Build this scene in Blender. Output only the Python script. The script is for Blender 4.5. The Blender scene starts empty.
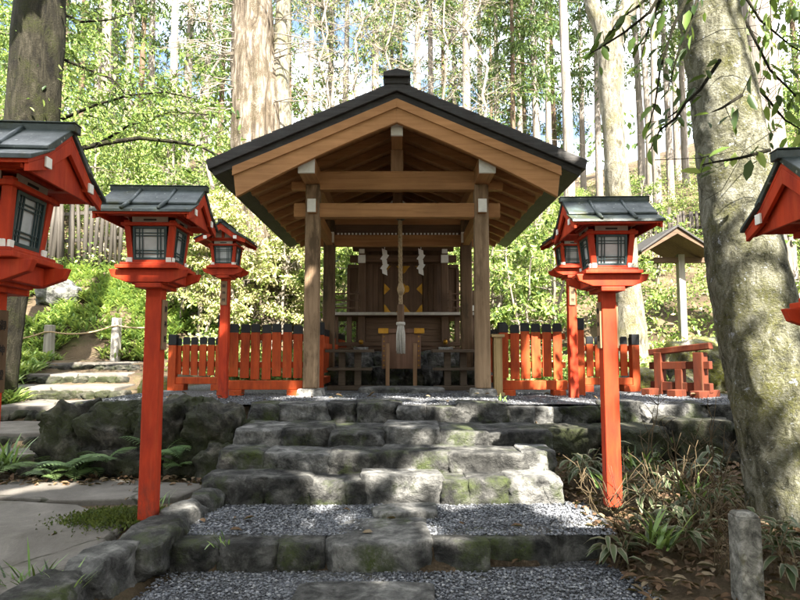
import bpy, bmesh, math, random
import numpy as np
from mathutils import Vector, Matrix, noise

random.seed(7)
rng = np.random.default_rng(11)
R = math.radians
scene = bpy.context.scene
col = scene.collection

# ------------------------------------------------------------------ camera, sky, sun, exposure
PITCH = R(5.0)
EYE = 1.6
cam_d = bpy.data.cameras.new('camera')
cam_d.sensor_width = 36.0
cam_d.lens = 27.0                       # 600 px focal length in the 800 px wide photograph
cam_d.clip_start = 0.05
cam_d.clip_end = 600
cam = bpy.data.objects.new('camera', cam_d)
cam.location = (0, 0, EYE)
cam.rotation_euler = (R(90) + PITCH, 0, 0)
col.objects.link(cam)
scene.camera = cam

SUN_EL, SUN_AZ = R(47), R(160)          # azimuth clockwise from +Y (behind the camera, a little to the right)
SUN = Vector((math.sin(SUN_AZ) * math.cos(SUN_EL), math.cos(SUN_AZ) * math.cos(SUN_EL), math.sin(SUN_EL)))
world = bpy.data.worlds.new('World')
scene.world = world
world.use_nodes = True
wn = world.node_tree
bg = wn.nodes['Background']
sky = wn.nodes.new('ShaderNodeTexSky')
sky.sky_type = 'NISHITA'
sky.sun_disc = False
sky.sun_elevation = SUN_EL
sky.sun_rotation = SUN_AZ
sky.air_density = 1.0
sky.dust_density = 3.0
wtc = wn.nodes.new('ShaderNodeTexCoord')
wmp = wn.nodes.new('ShaderNodeMapping'); wmp.inputs['Scale'].default_value = (1.0, 1.0, 2.4)
wnz = wn.nodes.new('ShaderNodeTexNoise'); wnz.inputs['Scale'].default_value = 3.2; wnz.inputs['Detail'].default_value = 7
wmr = wn.nodes.new('ShaderNodeMapRange'); wmr.inputs['From Min'].default_value = 0.40; wmr.inputs['From Max'].default_value = 0.62
wmx = wn.nodes.new('ShaderNodeMix'); wmx.data_type = 'RGBA'
wmx.inputs[7].default_value = (12.5, 12.7, 13.0, 1)
wn.links.new(wtc.outputs['Generated'], wmp.inputs[0]); wn.links.new(wmp.outputs[0], wnz.inputs['Vector'])
wn.links.new(wnz.outputs['Fac'], wmr.inputs['Value']); wn.links.new(wmr.outputs[0], wmx.inputs[0])
wn.links.new(sky.outputs[0], wmx.inputs[6]); wn.links.new(wmx.outputs[2], bg.inputs[0])
bg.inputs[1].default_value = 0.066
sun_d = bpy.data.lights.new('sun', 'SUN')
sun_d.energy = 5.0
sun_d.angle = R(0.5)
sun_d.color = (1.0, 0.94, 0.84)
sun = bpy.data.objects.new('sun', sun_d)
sun.rotation_euler = SUN.to_track_quat('Z', 'Y').to_euler()
sun.location = (6, -16, 20)
col.objects.link(sun)

scene.view_settings.view_transform = 'Standard'
scene.view_settings.look = 'None'
scene.view_settings.exposure = 2.95
scene.view_settings.gamma = 1.0
scene.view_settings.use_curve_mapping = False
scene.cycles.max_bounces = 8
scene.cycles.diffuse_bounces = 5
scene.cycles.use_denoising = True

# ------------------------------------------------------------------ helpers
def W(px, py, Y):
    """world point at depth Y seen at pixel (px, py) of the photograph"""
    c, s = math.cos(PITCH), math.sin(PITCH)
    a, b = (px - 400) / 600, (300 - py) / 600
    t = Y / (c - b * s)
    return Vector((a * t, Y, EYE + t * (s + b * c)))

def G(px, py, z):
    """world point at height z seen at pixel (px, py)"""
    c, s = math.cos(PITCH), math.sin(PITCH)
    a, b = (px - 400) / 600, (300 - py) / 600
    t = (z - EYE) / (s + b * c)
    return Vector((a * t, t * (c - b * s), z))

def setp(o, label=None, cat=None, group=None, kind=None):
    if label: o['label'] = label
    if cat: o['category'] = cat
    if group: o['group'] = group
    if kind: o['kind'] = kind
    return o

def empty(name, loc, label, cat, group=None, rz=0.0):
    o = bpy.data.objects.new(name, None)
    o.empty_display_size = 0.1
    o.location = loc
    o.rotation_euler = (0, 0, rz)
    col.objects.link(o)
    return setp(o, label, cat, group)

def inv_of(parent):
    """inverse of the parent's world matrix, so that children are modelled in world coordinates"""
    m = Matrix.Identity(4)
    p = parent
    chain = []
    while p:
        chain.append(p)
        p = p.parent
    for q in reversed(chain):
        m = m @ q.matrix_parent_inverse @ Matrix.LocRotScale(q.location, q.rotation_euler, q.scale)
    return m.inverted()

def link(o, parent=None):
    col.objects.link(o)
    if parent is not None:
        o.parent = parent
        o.matrix_parent_inverse = inv_of(parent)
    return o

def copy_tree(o, parent=None):
    c = o.copy()
    col.objects.link(c)
    if parent is not None:
        c.parent = parent
    for ch in list(o.children):
        copy_tree(ch, c)
    return c

class MB:
    """collects shapes, then links them as one mesh object"""
    def __init__(s):
        s.v, s.f, s.m = [], [], []
        s.cur = 0
    def add(s, verts, faces):
        n = len(s.v)
        s.v += [tuple(p) for p in verts]
        s.f += [tuple(i + n for i in f) for f in faces]
        s.m += [s.cur] * len(faces)
        return s
    def hexa(s, p):     # 4 bottom (ccw), 4 top
        return s.add(p, [(3, 2, 1, 0), (4, 5, 6, 7), (0, 1, 5, 4), (1, 2, 6, 5), (2, 3, 7, 6), (3, 0, 4, 7)])
    def box(s, x0, x1, y0, y1, z0, z1):
        return s.hexa([(x0, y0, z0), (x1, y0, z0), (x1, y1, z0), (x0, y1, z0), (x0, y0, z1), (x1, y0, z1), (x1, y1, z1), (x0, y1, z1)])
    def taper(s, cx, cy, z0, z1, w0, d0, w1, d1):
        return s.hexa([(cx - w0, cy - d0, z0), (cx + w0, cy - d0, z0), (cx + w0, cy + d0, z0), (cx - w0, cy + d0, z0),
                       (cx - w1, cy - d1, z1), (cx + w1, cy - d1, z1), (cx + w1, cy + d1, z1), (cx - w1, cy + d1, z1)])
    def prism(s, poly, axis, a0, a1):
        """polygon in the two other axes, extruded along axis ('x','y','z')"""
        n = len(poly)
        def mk(p, a):
            return (a, p[0], p[1]) if axis == 'x' else ((p[0], a, p[1]) if axis == 'y' else (p[0], p[1], a))
        vs = [mk(p, a0) for p in poly] + [mk(p, a1) for p in poly]
        fs = [tuple(range(n)), tuple(range(2 * n - 1, n - 1, -1))]
        fs += [(i, i + n, (i + 1) % n + n, (i + 1) % n) for i in range(n)]
        return s.add(vs, fs)
    def beam(s, p0, p1, w, h, up=(0, 0, 1)):
        """bar of width w and height h from p0 to p1"""
        p0, p1 = Vector(p0), Vector(p1)
        d = (p1 - p0).normalized()
        sd = d.cross(Vector(up)).normalized()
        u = sd.cross(d)
        a, b = sd * w / 2, u * h / 2
        return s.hexa([p0 - a - b, p0 + a - b, p1 + a - b, p1 - a - b, p0 - a + b, p0 + a + b, p1 + a + b, p1 - a + b])
    def tube(s, pts, rad, n=8, jit=0.0, cap=True, lobe=None):
        pts = [Vector(p) for p in pts]
        vs, fs = [], []
        ref = Vector((0.31, 0.17, 0.93)) if abs((pts[-1] - pts[0]).normalized().z) < 0.8 else Vector((0, 1, 0.05))
        for i, p in enumerate(pts):
            d = (pts[min(i + 1, len(pts) - 1)] - pts[max(i - 1, 0)]).normalized()
            a = d.cross(ref).normalized()
            b = d.cross(a)
            r = rad[i] if hasattr(rad, '__len__') else rad
            for k in range(n):
                t = 2 * math.pi * k / n
                q = a * math.cos(t) + b * math.sin(t)
                rr = r
                if jit:
                    w = p + q * r
                    rr = r * (1 + jit * noise.noise(Vector((w.x * 2.2, w.y * 2.2, w.z * 0.8))) + 0.4 * jit * noise.noise(w * 7) + .22 * jit * noise.noise(w * 19))
                if lobe: rr *= 1 + lobe[i] * math.cos(5 * t + .8 + .5 * math.sin(2 * t))
                vs.append(p + q * rr)
        for i in range(len(pts) - 1):
            for k in range(n):
                k2 = (k + 1) % n
                fs.append((i * n + k, i * n + k2, (i + 1) * n + k2, (i + 1) * n + k))
        if cap:
            fs.append(tuple(range(n - 1, -1, -1)))
            fs.append(tuple(range((len(pts) - 1) * n, len(pts) * n)))
        return s.add(vs, fs)
    def lathe(s, cx, cy, prof, n=16):
        vs, fs = [], []
        for r, z in prof:
            for k in range(n):
                t = 2 * math.pi * k / n
                vs.append((cx + r * math.cos(t), cy + r * math.sin(t), z))
        for i in range(len(prof) - 1):
            for k in range(n):
                k2 = (k + 1) % n
                fs.append((i * n + k, i * n + k2, (i + 1) * n + k2, (i + 1) * n + k))
        fs.append(tuple(range(n - 1, -1, -1)))
        fs.append(tuple(range((len(prof) - 1) * n, len(prof) * n)))
        return s.add(vs, fs)
    def build(s, name, mats, parent=None, bevel=0.0, smooth=False):
        me = bpy.data.meshes.new(name)
        me.from_pydata(s.v, [], s.f)
        mats = mats if isinstance(mats, (list, tuple)) else [mats]
        for m in mats: me.materials.append(m)
        if len(mats) > 1:
            me.polygons.foreach_set('material_index', s.m)
        if smooth:
            me.polygons.foreach_set('use_smooth', [True] * len(me.polygons))
        bm = bmesh.new(); bm.from_mesh(me)
        bmesh.ops.recalc_face_normals(bm, faces=bm.faces)
        bm.to_mesh(me); bm.free()
        o = bpy.data.objects.new(name, me)
        link(o, parent)
        if bevel:
            b = o.modifiers.new('bevel', 'BEVEL')
            b.width = bevel; b.segments = 2; b.limit_method = 'ANGLE'; b.angle_limit = R(40)
            b.harden_normals = False
        return o

def np_mesh(name, verts, faces, mats, midx=None, parent=None, smooth=False):
    """faces: (N,4) or (N,3) array"""
    me = bpy.data.meshes.new(name)
    verts = np.asarray(verts, dtype=np.float32); faces = np.asarray(faces, dtype=np.int32)
    k = faces.shape[1]
    me.vertices.add(len(verts)); me.vertices.foreach_set('co', verts.ravel())
    me.loops.add(faces.size); me.loops.foreach_set('vertex_index', faces.ravel())
    me.polygons.add(len(faces))
    me.polygons.foreach_set('loop_start', np.arange(0, faces.size, k, dtype=np.int32))
    me.polygons.foreach_set('loop_total', np.full(len(faces), k, dtype=np.int32))
    for m in (mats if isinstance(mats, (list, tuple)) else [mats]): me.materials.append(m)
    if midx is not None: me.polygons.foreach_set('material_index', np.asarray(midx, dtype=np.int32))
    if smooth: me.polygons.foreach_set('use_smooth', np.ones(len(faces), dtype=bool))
    me.update(calc_edges=True)
    o = bpy.data.objects.new(name, me)
    return link(o, parent)

# ------------------------------------------------------------------ materials
def new_mat(name, rough=0.8, spec=0.3):
    m = bpy.data.materials.new(name)
    m.use_nodes = True
    b = m.node_tree.nodes['Principled BSDF']
    b.inputs['Roughness'].default_value = rough
    b.inputs['Specular IOR Level'].default_value = spec
    return m, m.node_tree, b

def ramp(nt, src, stops):
    r = nt.nodes.new('ShaderNodeValToRGB')
    el = r.color_ramp.elements
    el[0].position, el[0].color = stops[0][0], (*stops[0][1], 1)
    el[1].position, el[1].color = stops[-1][0], (*stops[-1][1], 1)
    for p, c in stops[1:-1]:
        e = el.new(p); e.color = (*c, 1)
    nt.links.new(src, r.inputs[0])
    return r.outputs[0]

def coord(nt, scale=(1, 1, 1), kind='Object'):
    tc = nt.nodes.new('ShaderNodeTexCoord')
    mp = nt.nodes.new('ShaderNodeMapping')
    mp.inputs['Scale'].default_value = scale
    nt.links.new(tc.outputs[kind], mp.inputs[0])
    return mp.outputs[0]

def noise_n(nt, vec, scale, detail=6, rough=0.6, dist=0.0):
    n = nt.nodes.new('ShaderNodeTexNoise')
    n.inputs['Scale'].default_value = scale
    n.inputs['Detail'].default_value = detail
    n.inputs['Roughness'].default_value = rough
    n.inputs['Distortion'].default_value = dist
    nt.links.new(vec, n.inputs['Vector'])
    return n.outputs['Fac']

def voro(nt, vec, scale, feature='F1'):
    n = nt.nodes.new('ShaderNodeTexVoronoi')
    n.feature = feature
    n.inputs['Scale'].default_value = scale
    nt.links.new(vec, n.inputs['Vector'])
    return n

def mixc(nt, fac, a, b, mode='MIX'):
    m = nt.nodes.new('ShaderNodeMix')
    m.data_type = 'RGBA'; m.blend_type = mode
    for s, v in ((m.inputs[0], fac), (m.inputs[6], a), (m.inputs[7], b)):
        if isinstance(v, (int, float)): s.default_value = v
        elif isinstance(v, tuple): s.default_value = (*v, 1)
        else: nt.links.new(v, s)
    return m.outputs[2]

def mathn(nt, op, a, b=None):
    m = nt.nodes.new('ShaderNodeMath'); m.operation = op
    for s, v in ((m.inputs[0], a), (m.inputs[1], b)):
        if v is None: continue
        if isinstance(v, (int, float)): s.default_value = v
        else: nt.links.new(v, s)
    return m.outputs[0]

def bump(nt, b, h, strength=0.4, dist=0.02, prev=None):
    n = nt.nodes.new('ShaderNodeBump')
    n.inputs['Strength'].default_value = strength
    n.inputs['Distance'].default_value = dist
    nt.links.new(h, n.inputs['Height'])
    nt.links.new(n.outputs[0], b.inputs['Normal'])
    return n

def wood(name, dark, light, axis='z', rough=0.75, grain=1.0, stain=None):
    m, nt, b = new_mat(name, rough, 0.25)
    sc = {'x': (1.2, 22, 22), 'y': (22, 1.2, 22), 'z': (22, 22, 1.2)}[axis]
    v = coord(nt, tuple(q * grain for q in sc))
    n1 = noise_n(nt, v, 1.0, 7, 0.65, 0.6)
    n2 = noise_n(nt, coord(nt), 1.7, 4, 0.6)
    c = ramp(nt, n1, [(0.3, dark), (0.5, tuple((a + q) / 2 for a, q in zip(dark, light))), (0.72, light)])
    c = mixc(nt, mathn(nt, 'MULTIPLY', ramp_f(nt, n2, 0.35, 0.75), 0.45), c, tuple(q * 0.55 for q in dark))
    if stain:
        s = ramp_f(nt, noise_n(nt, coord(nt, (6, 6, 1.5)), 1.0, 5, 0.7), 0.5, 0.66)
        c = mixc(nt, s, c, stain)
    nt.links.new(c, b.inputs['Base Color'])
    bump(nt, b, n1, 0.35, 0.006)
    return m

def ramp_f(nt, src, a, b_):
    mr = nt.nodes.new('ShaderNodeMapRange')
    mr.inputs['From Min'].default_value = a
    mr.inputs['From Max'].default_value = b_
    nt.links.new(src, mr.inputs['Value'])
    return mr.outputs[0]

def paint(name, base, worn, rough=0.5, chips=None, weather=False):
    m, nt, b = new_mat(name, rough, 0.22 if weather else 0.4)
    v = coord(nt, (9, 9, 2.2))
    n1 = noise_n(nt, v, 1.0, 7, 0.7, 0.3)
    c = ramp(nt, n1, [(0.32, worn), (0.58, base), (0.8, tuple(min(1, q * 1.15) for q in base))])
    if chips:
        n2 = noise_n(nt, coord(nt, (34, 34, 14)), 1.0, 5, 0.75)
        c = mixc(nt, ramp_f(nt, n2, 0.66, 0.72), c, chips)
    if weather:
        # grain of the timber, bleached streaks, grime splashed at the foot and greyed bare patches
        g_ = noise_n(nt, coord(nt, (60, 60, 3)), 1.0, 5, 0.7)
        c = mixc(nt, mathn(nt, 'MULTIPLY', ramp_f(nt, g_, 0.55, 0.75), 0.35), c, tuple(q * 0.45 for q in base))
        s1 = noise_n(nt, coord(nt, (16, 16, 1.1)), 1.0, 6, 0.7)
        c = mixc(nt, mathn(nt, 'MULTIPLY', ramp_f(nt, s1, 0.54, 0.72), 0.45), c, (base[0] * 1.1, base[1] * 1.9 + .02, base[2] * 2 + .012))
        sep = nt.nodes.new('ShaderNodeSeparateXYZ'); nt.links.new(coord(nt), sep.inputs[0])
        if name == 'vermilion_paint':
            ft = mathn(nt, 'MULTIPLY', ramp_f(nt, sep.outputs['Z'], 0.42, 0.0), ramp_f(nt, noise_n(nt, coord(nt, (22, 22, 9)), 1.0, 6, 0.75), 0.42, 0.62))
            c = mixc(nt, mathn(nt, 'MULTIPLY', ft, 0.8), c, (0.06, 0.028, 0.02))
    nt.links.new(c, b.inputs['Base Color'])
    r = ramp_f(nt, n1, 0.2, 0.9)
    nt.links.new(mathn(nt, 'ADD', mathn(nt, 'MULTIPLY', r, -0.2), rough + 0.1), b.inputs['Roughness'])
    bump(nt, b, noise_n(nt, coord(nt, (40, 40, 6)), 1.0, 5, 0.6), 0.18, 0.004)
    return m

def stone_mat(name, dark, mid, light, moss=0.35, moss_col=(0.05, 0.065, 0.018), scale=1.0, bstr=0.8):
    m, nt, b = new_mat(name, 0.85, 0.25)
    v = coord(nt)
    n1 = noise_n(nt, v, 5.5 * scale, 9, 0.68, 0.4)
    n2 = noise_n(nt, v, 34 * scale, 6, 0.7)
    n3 = noise_n(nt, v, 2.6 * scale, 6, 0.65)
    c = ramp(nt, n1, [(0.36, tuple(q * .5 for q in dark)), (0.5, mid), (0.66, tuple(q * 1.45 for q in light))])
    c = mixc(nt, mathn(nt, 'MULTIPLY', ramp_f(nt, n2, 0.35, 0.7), 0.45), c, tuple(q * 0.45 for q in dark))
    li = voro(nt, v, 7 * scale)
    lf = mathn(nt, 'MULTIPLY', ramp_f(nt, li.outputs['Distance'], 0.3, 0.22), ramp_f(nt, n3, 0.5, 0.6))
    c = mixc(nt, mathn(nt, 'MULTIPLY', lf, 0.55), c, tuple(min(1, q * 1.5 + 0.03) for q in light))
    mf = mathn(nt, 'MULTIPLY', ramp_f(nt, n3, 0.62 - moss * 0.35, 0.78 - moss * 0.3), ramp_f(nt, n2, 0.3, 0.5))
    c = mixc(nt, mf, c, moss_col)
    nt.links.new(c, b.inputs['Base Color'])
    h = mathn(nt, 'ADD', mathn(nt, 'MULTIPLY', n1, 1.0), mathn(nt, 'MULTIPLY', n2, 0.35))
    bump(nt, b, h, min(1.0, bstr * 1.25), 0.06)
    return m

def bark(name, dark, mid, light, lichen=None, lich_amt=0.5, moss=None, sx=9, sz=1.6, bstr=0.9, moss_amt=0.5):
    m, nt, b = new_mat(name, 0.9, 0.15)
    v = coord(nt, (sx, sx, sz))
    n1 = noise_n(nt, v, 1.0, 10, 0.72, 1.2)
    w = coord(nt)
    n2 = noise_n(nt, w, 2.2, 6, 0.65)
    n4 = noise_n(nt, w, 45, 5, 0.7)
    c = ramp(nt, n1, [(0.36, dark), (0.5, mid), (0.64, light)])
    if moss:
        c = mixc(nt, mathn(nt, 'MULTIPLY', ramp_f(nt, n2, 0.62 - 0.3 * moss_amt, 0.75 - 0.2 * moss_amt), ramp_f(nt, n4, 0.38, 0.55)), c, moss)
    if lichen:
        n3 = noise_n(nt, w, 5.5, 5, 0.6, 0.3)
        n5 = noise_n(nt, w, 42, 5, 0.75)
        f = mathn(nt, 'MAXIMUM', mathn(nt, 'MULTIPLY', ramp_f(nt, n3, 0.74 - 0.10 * lich_amt, 0.76 - 0.10 * lich_amt), 0.9),
                  mathn(nt, 'MULTIPLY', ramp_f(nt, n5, 0.6, 0.68), lich_amt))
        c = mixc(nt, f, c, lichen)
    nt.links.new(c, b.inputs['Base Color'])
    bump(nt, b, mathn(nt, 'ADD', n1, mathn(nt, 'MULTIPLY', n4, 1.3 if name == 'mossy_smooth_bark' else 0.5)), bstr, 0.06)
    return m

def leaf_mat(name, c0, c1, trans=0.35, rough=0.45, scale=1.6):
    m = bpy.data.materials.new(name); m.use_nodes = True
    nt = m.node_tree
    b = nt.nodes['Principled BSDF']
    b.inputs['Roughness'].default_value = rough
    b.inputs['Specular IOR Level'].default_value = 0.35
    n = noise_n(nt, coord(nt), scale, 4, 0.7)
    oi = nt.nodes.new('ShaderNodeObjectInfo')
    f = mathn(nt, 'ADD', ramp_f(nt, n, 0.3, 0.7), mathn(nt, 'MULTIPLY', mathn(nt, 'SUBTRACT', oi.outputs['Random'], 0.4), 0.35))
    c = ramp(nt, f, [(0.0, c0), (1.0, c1)])
    nt.links.new(c, b.inputs['Base Color'])
    t = nt.nodes.new('ShaderNodeBsdfTranslucent')
    nt.links.new(mixc(nt, 0.5, c, (0.16, 0.22, 0.03), 'MIX'), t.inputs[0])
    mx = nt.nodes.new('ShaderNodeMixShader')
    mx.inputs[0].default_value = trans
    nt.links.new(b.outputs[0], mx.inputs[1]); nt.links.new(t.outputs[0], mx.inputs[2])
    nt.links.new(mx.outputs[0], nt.nodes['Material Output'].inputs[0])
    return m

def plain(name, c, rough=0.7, var=0.25, metal=0.0, sc=12):
    m, nt, b = new_mat(name, rough, 0.3)
    n = noise_n(nt, coord(nt), sc, 5, 0.65)
    nt.links.new(ramp(nt, n, [(0.3, tuple(q * (1 - var) for q in c)), (0.7, tuple(min(1, q * (1 + var)) for q in c))]), b.inputs['Base Color'])
    b.inputs['Metallic'].default_value = metal
    bump(nt, b, n, 0.12, 0.004)
    return m

M = {}
M['red'] = paint('vermilion_paint', (0.42, 0.038, 0.009), (0.25, 0.020, 0.007), 0.6, (0.11, 0.025, 0.016), True)
M['fence_red'] = paint('fence_vermilion_paint', (0.40, 0.060, 0.012), (0.20, 0.032, 0.010), 0.7, (0.09, 0.035, 0.02), True)
M['black'] = plain('black_paint', (0.012, 0.013, 0.015), 0.5)
M['white'] = plain('white_paint', (0.72, 0.71, 0.66), 0.6, 0.12)
M['cream'] = plain('weathered_white_board', (0.368, 0.336, 0.288), 0.7, 0.2)
M['slot'] = plain('dark_slot', (0.02, 0.02, 0.02), 0.8)
M['teal'] = paint('dark_teal_paint', (0.018, 0.042, 0.046), (0.012, 0.024, 0.026), 0.45)
M['paper'] = plain('lantern_paper', (0.36, 0.38, 0.385), 0.45, 0.22, 0, 9)
M['gold'] = plain('gilt_metal', (0.31, 0.1595, 0.0225), 0.42, 0.25, 0.8)
M['hemp'] = plain('hemp', (0.272, 0.2, 0.12), 0.9, 0.3, 0, 40)
M['tassel'] = plain('pale_tassel_yarn', (0.4, 0.376, 0.336), 0.95, 0.2, 0, 60)
M['paperw'] = plain('white_paper', (0.8, 0.8, 0.78), 0.7, 0.05)
M['wood_z'] = wood('cypress_upright', (0.1701, 0.09287, 0.04573), (0.3001, 0.1813, 0.1025), 'z', stain=None)
M['wood_x'] = wood('cypress_crosswise', (0.2689, 0.1327, 0.05376), (0.4611, 0.2388, 0.1041), 'x')
M['wood_y'] = wood('cypress_lengthwise', (0.2561, 0.1273, 0.0503), (0.4353, 0.2229, 0.09539), 'y')
M['hafu'] = wood('bargeboard_cypress', (0.2833, 0.1334, 0.0477), (0.4485, 0.2257, 0.09107), 'x', 0.6)
M['brown_wood'] = wood('brown_shelter_wood', (0.075, 0.045, 0.02625), (0.15, 0.0975, 0.06), 'x')
M['dwood_z'] = wood('dark_old_wood_upright', (0.0765, 0.045, 0.027), (0.153, 0.09, 0.054), 'z')
M['dwood_x'] = wood('dark_old_wood_crosswise', (0.0765, 0.045, 0.027), (0.153, 0.09, 0.054), 'x')
M['table'] = wood('dark_table_wood', (0.05, 0.036, 0.024), (0.11, 0.08, 0.055), 'x')
M['pale_wood'] = wood('fresh_pale_wood', (0.3, 0.2025, 0.09), (0.435, 0.315, 0.1575), 'z')
M['grey_wood'] = wood('weathered_grey_wood', (0.02887, 0.02387, 0.01925), (0.077, 0.06737, 0.05582), 'z')
M['plaque'] = wood('plaque_wood', (0.168, 0.102, 0.054), (0.288, 0.1859, 0.108), 'z')
M['ink'] = plain('ink', (0.02, 0.017, 0.015), 0.8)
M['stone'] = stone_mat('step_stone', (0.01669, 0.01669, 0.01557), (0.04728, 0.04671, 0.04338), (0.1057, 0.104, 0.09568), 0.35)
M['stone_top'] = stone_mat('worn_slab_stone', (0.04701, 0.04701, 0.04465), (0.1058, 0.105, 0.0987), (0.188, 0.1841, 0.1724), 0.2)
M['wall_stone'] = stone_mat('mossy_wall_stone', (0.01083, 0.01045, 0.008513), (0.0325, 0.03095, 0.02476), (0.08513, 0.07738, 0.0619), 0.6, (0.02708, 0.0325, 0.01083))
M['moss_rock'] = stone_mat('moss_topped_rock', (0.04, 0.04, 0.036), (0.11, 0.105, 0.095), (0.2, 0.19, 0.175), 0.62, (0.16, 0.16, 0.025))
M['foot_stone'] = stone_mat('dressed_granite', (0.1685, 0.1591, 0.1451), (0.2808, 0.2714, 0.248), (0.3931, 0.3744, 0.3463), 0.05, scale=2)
M['pebble'] = plain('blue_grey_pebble', (0.1179, 0.1249, 0.1387), 0.8, 0.5, 0, 9)
M['pebble2'] = plain('pale_pebble', (0.2219, 0.2261, 0.233), 0.8, 0.4, 0, 9)
M['pebble3'] = plain('dark_pebble', (0.04856, 0.05132, 0.05966), 0.8, 0.5, 0, 9)
M['litter'] = leaf_mat('dry_leaf', (0.0455, 0.02275, 0.0117), (0.13, 0.078, 0.039), 0.1, 0.8, 9)
M['litter2'] = leaf_mat('pale_dry_leaf', (0.121, 0.088, 0.0495), (0.198, 0.154, 0.099), 0.1, 0.8, 9)
M['leafA'] = leaf_mat('leaf_mid', (0.0624, 0.1235, 0.02717), (0.1976, 0.2964, 0.06792), 0.4)
M['leafB'] = leaf_mat('leaf_light', (0.1856, 0.2621, 0.0585), (0.3931, 0.4742, 0.1404), 0.4)
M['leafC'] = leaf_mat('leaf_dark', (0.012, 0.03, 0.008), (0.04, 0.075, 0.018))
M['cedA'] = leaf_mat('cedar_spray', (0.0312, 0.0702, 0.0182), (0.0858, 0.1404, 0.0364), 0.35, 0.6)
M['cedB'] = leaf_mat('cedar_spray_light', (0.0806, 0.1365, 0.03185), (0.1612, 0.2243, 0.0546), 0.35, 0.6)
M['strawA'] = leaf_mat('straw_leaf', (0.3094, 0.2762, 0.1215), (0.5525, 0.5083, 0.2873), 0.3, 0.7)
M['bladeA'] = leaf_mat('blade_green', (0.1046, 0.1943, 0.0598), (0.2691, 0.3737, 0.1046), 0.35, 0.3)
M['bladeB'] = leaf_mat('blade_yellow_green', (0.22, 0.30, 0.06), (0.42, 0.48, 0.13), 0.35, 0.35)
M['sasa_in'] = leaf_mat('sasa_green', (0.028, 0.048, 0.0176), (0.072, 0.096, 0.04), 0.2, 0.5, 6)
M['sasa_out'] = leaf_mat('sasa_pale_margin', (0.137, 0.1265, 0.07905), (0.2108, 0.2003, 0.137), 0.2, 0.6, 6)
M['fern'] = leaf_mat('fern_green', (0.0525, 0.105, 0.0375), (0.135, 0.195, 0.0675), 0.3, 0.5, 4)
M['stalk'] = plain('dry_stalk', (0.0792, 0.057, 0.0297), 0.85, 0.35, 0, 20)
M['bark_big'] = bark('mossy_smooth_bark', (0.04329, 0.04277, 0.02746), (0.1828, 0.1782, 0.1248), (0.3656, 0.3615, 0.287), (0.5291, 0.5601, 0.599), 0.85, (0.1539, 0.1528, 0.04992), 9, 5, 0.9)
M['bark_dark'] = bark('dark_mossy_bark', (0.006, 0.00525, 0.00375), (0.0195, 0.01725, 0.0105), (0.0465, 0.04125, 0.0285), (0.12, 0.12, 0.0975), 0.25, (0.02625, 0.03, 0.0075), 8, 1.6, 1.0)
M['bark_peel'] = bark('peeling_pale_bark', (0.0287, 0.0205, 0.0144), (0.123, 0.0984, 0.072), (0.328, 0.287, 0.232), None, 0, (0.0574, 0.0451, 0.024), 6, 0.8, 1.0, 0.6)
M['bark_ced'] = bark('cedar_bark', (0.102, 0.08075, 0.06375), (0.221, 0.1913, 0.1615), (0.357, 0.323, 0.2805), None, 0, None, 14, 0.8, 0.8)
M['bark_brown'] = bark('brown_cedar_bark', (0.06, 0.04, 0.028), (0.13, 0.09, 0.06), (0.22, 0.16, 0.11), None, 0, None, 14, 0.8, 0.9)
M['bark_twig'] = bark('pale_twig_bark', (0.12, 0.0975, 0.075), (0.21, 0.18, 0.1425), (0.3, 0.27, 0.225), None, 0, None, 14, 3, 0.5)
M['bark_yel'] = bark('lichen_pale_bark', (0.051, 0.04472, 0.0323), (0.1785, 0.1634, 0.1235), (0.323, 0.301, 0.247), (0.425, 0.4214, 0.399), 0.5, (0.1275, 0.1161, 0.0475), 7, 2.4, 0.8)

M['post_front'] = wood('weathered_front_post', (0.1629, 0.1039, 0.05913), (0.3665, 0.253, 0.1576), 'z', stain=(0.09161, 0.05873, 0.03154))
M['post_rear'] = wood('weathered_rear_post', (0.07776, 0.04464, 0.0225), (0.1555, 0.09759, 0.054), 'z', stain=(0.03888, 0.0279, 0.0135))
M['bronze'] = plain('dark_bronze', (0.05, 0.045, 0.035), 0.5, 0.3, 0.6)
M['boxwood'] = wood('offering_box_wood', (0.117, 0.0612, 0.0378), (0.198, 0.1125, 0.072), 'z')
M['stand_red'] = paint('weathered_red_paint', (0.115, 0.026, 0.010), (0.06, 0.016, 0.009), 0.8, (0.09, 0.05, 0.03), True)
M['concrete'] = stone_mat('weathered_concrete', (0.09, 0.088, 0.075), (0.18, 0.175, 0.15), (0.28, 0.27, 0.24), 0.15, (0.13, 0.12, 0.04), 2.5, 0.4)
M['pale_post'] = wood('pale_grey_post', (0.195, 0.18, 0.1575), (0.345, 0.3225, 0.285), 'z')

def roof_dark():
    m, nt, b = new_mat('dark_copper_roof', 0.55, 0.3)
    v = coord(nt)
    n1 = noise_n(nt, v, 7, 8, 0.7)
    n2 = noise_n(nt, v, 60, 3, 0.6)
    n3 = noise_n(nt, v, 4.2, 6, 0.7, 0.5)
    c = ramp(nt, n1, [(0.3, (0.016, 0.024, 0.024)), (0.55, (0.045, 0.060, 0.060)), (0.78, (0.11, 0.128, 0.122))])
    c = mixc(nt, ramp_f(nt, n3, 0.52, 0.64), c, (0.035, 0.042, 0.016))
    sp = voro(nt, v, 26)
    c = mixc(nt, mathn(nt, 'MULTIPLY', ramp_f(nt, sp.outputs['Distance'], 0.2, 0.12), ramp_f(nt, noise_n(nt, v, 11, 2), 0.50, 0.55)), c, (0.28, 0.29, 0.26))
    nt.links.new(c, b.inputs['Base Color'])
    nt.links.new(ramp_f(nt, n1, 1.0, -0.2), b.inputs['Roughness'])
    bump(nt, b, mathn(nt, 'ADD', n1, mathn(nt, 'MULTIPLY', n2, 0.3)), 0.25, 0.01)
    return m
M['roof'] = roof_dark()

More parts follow.
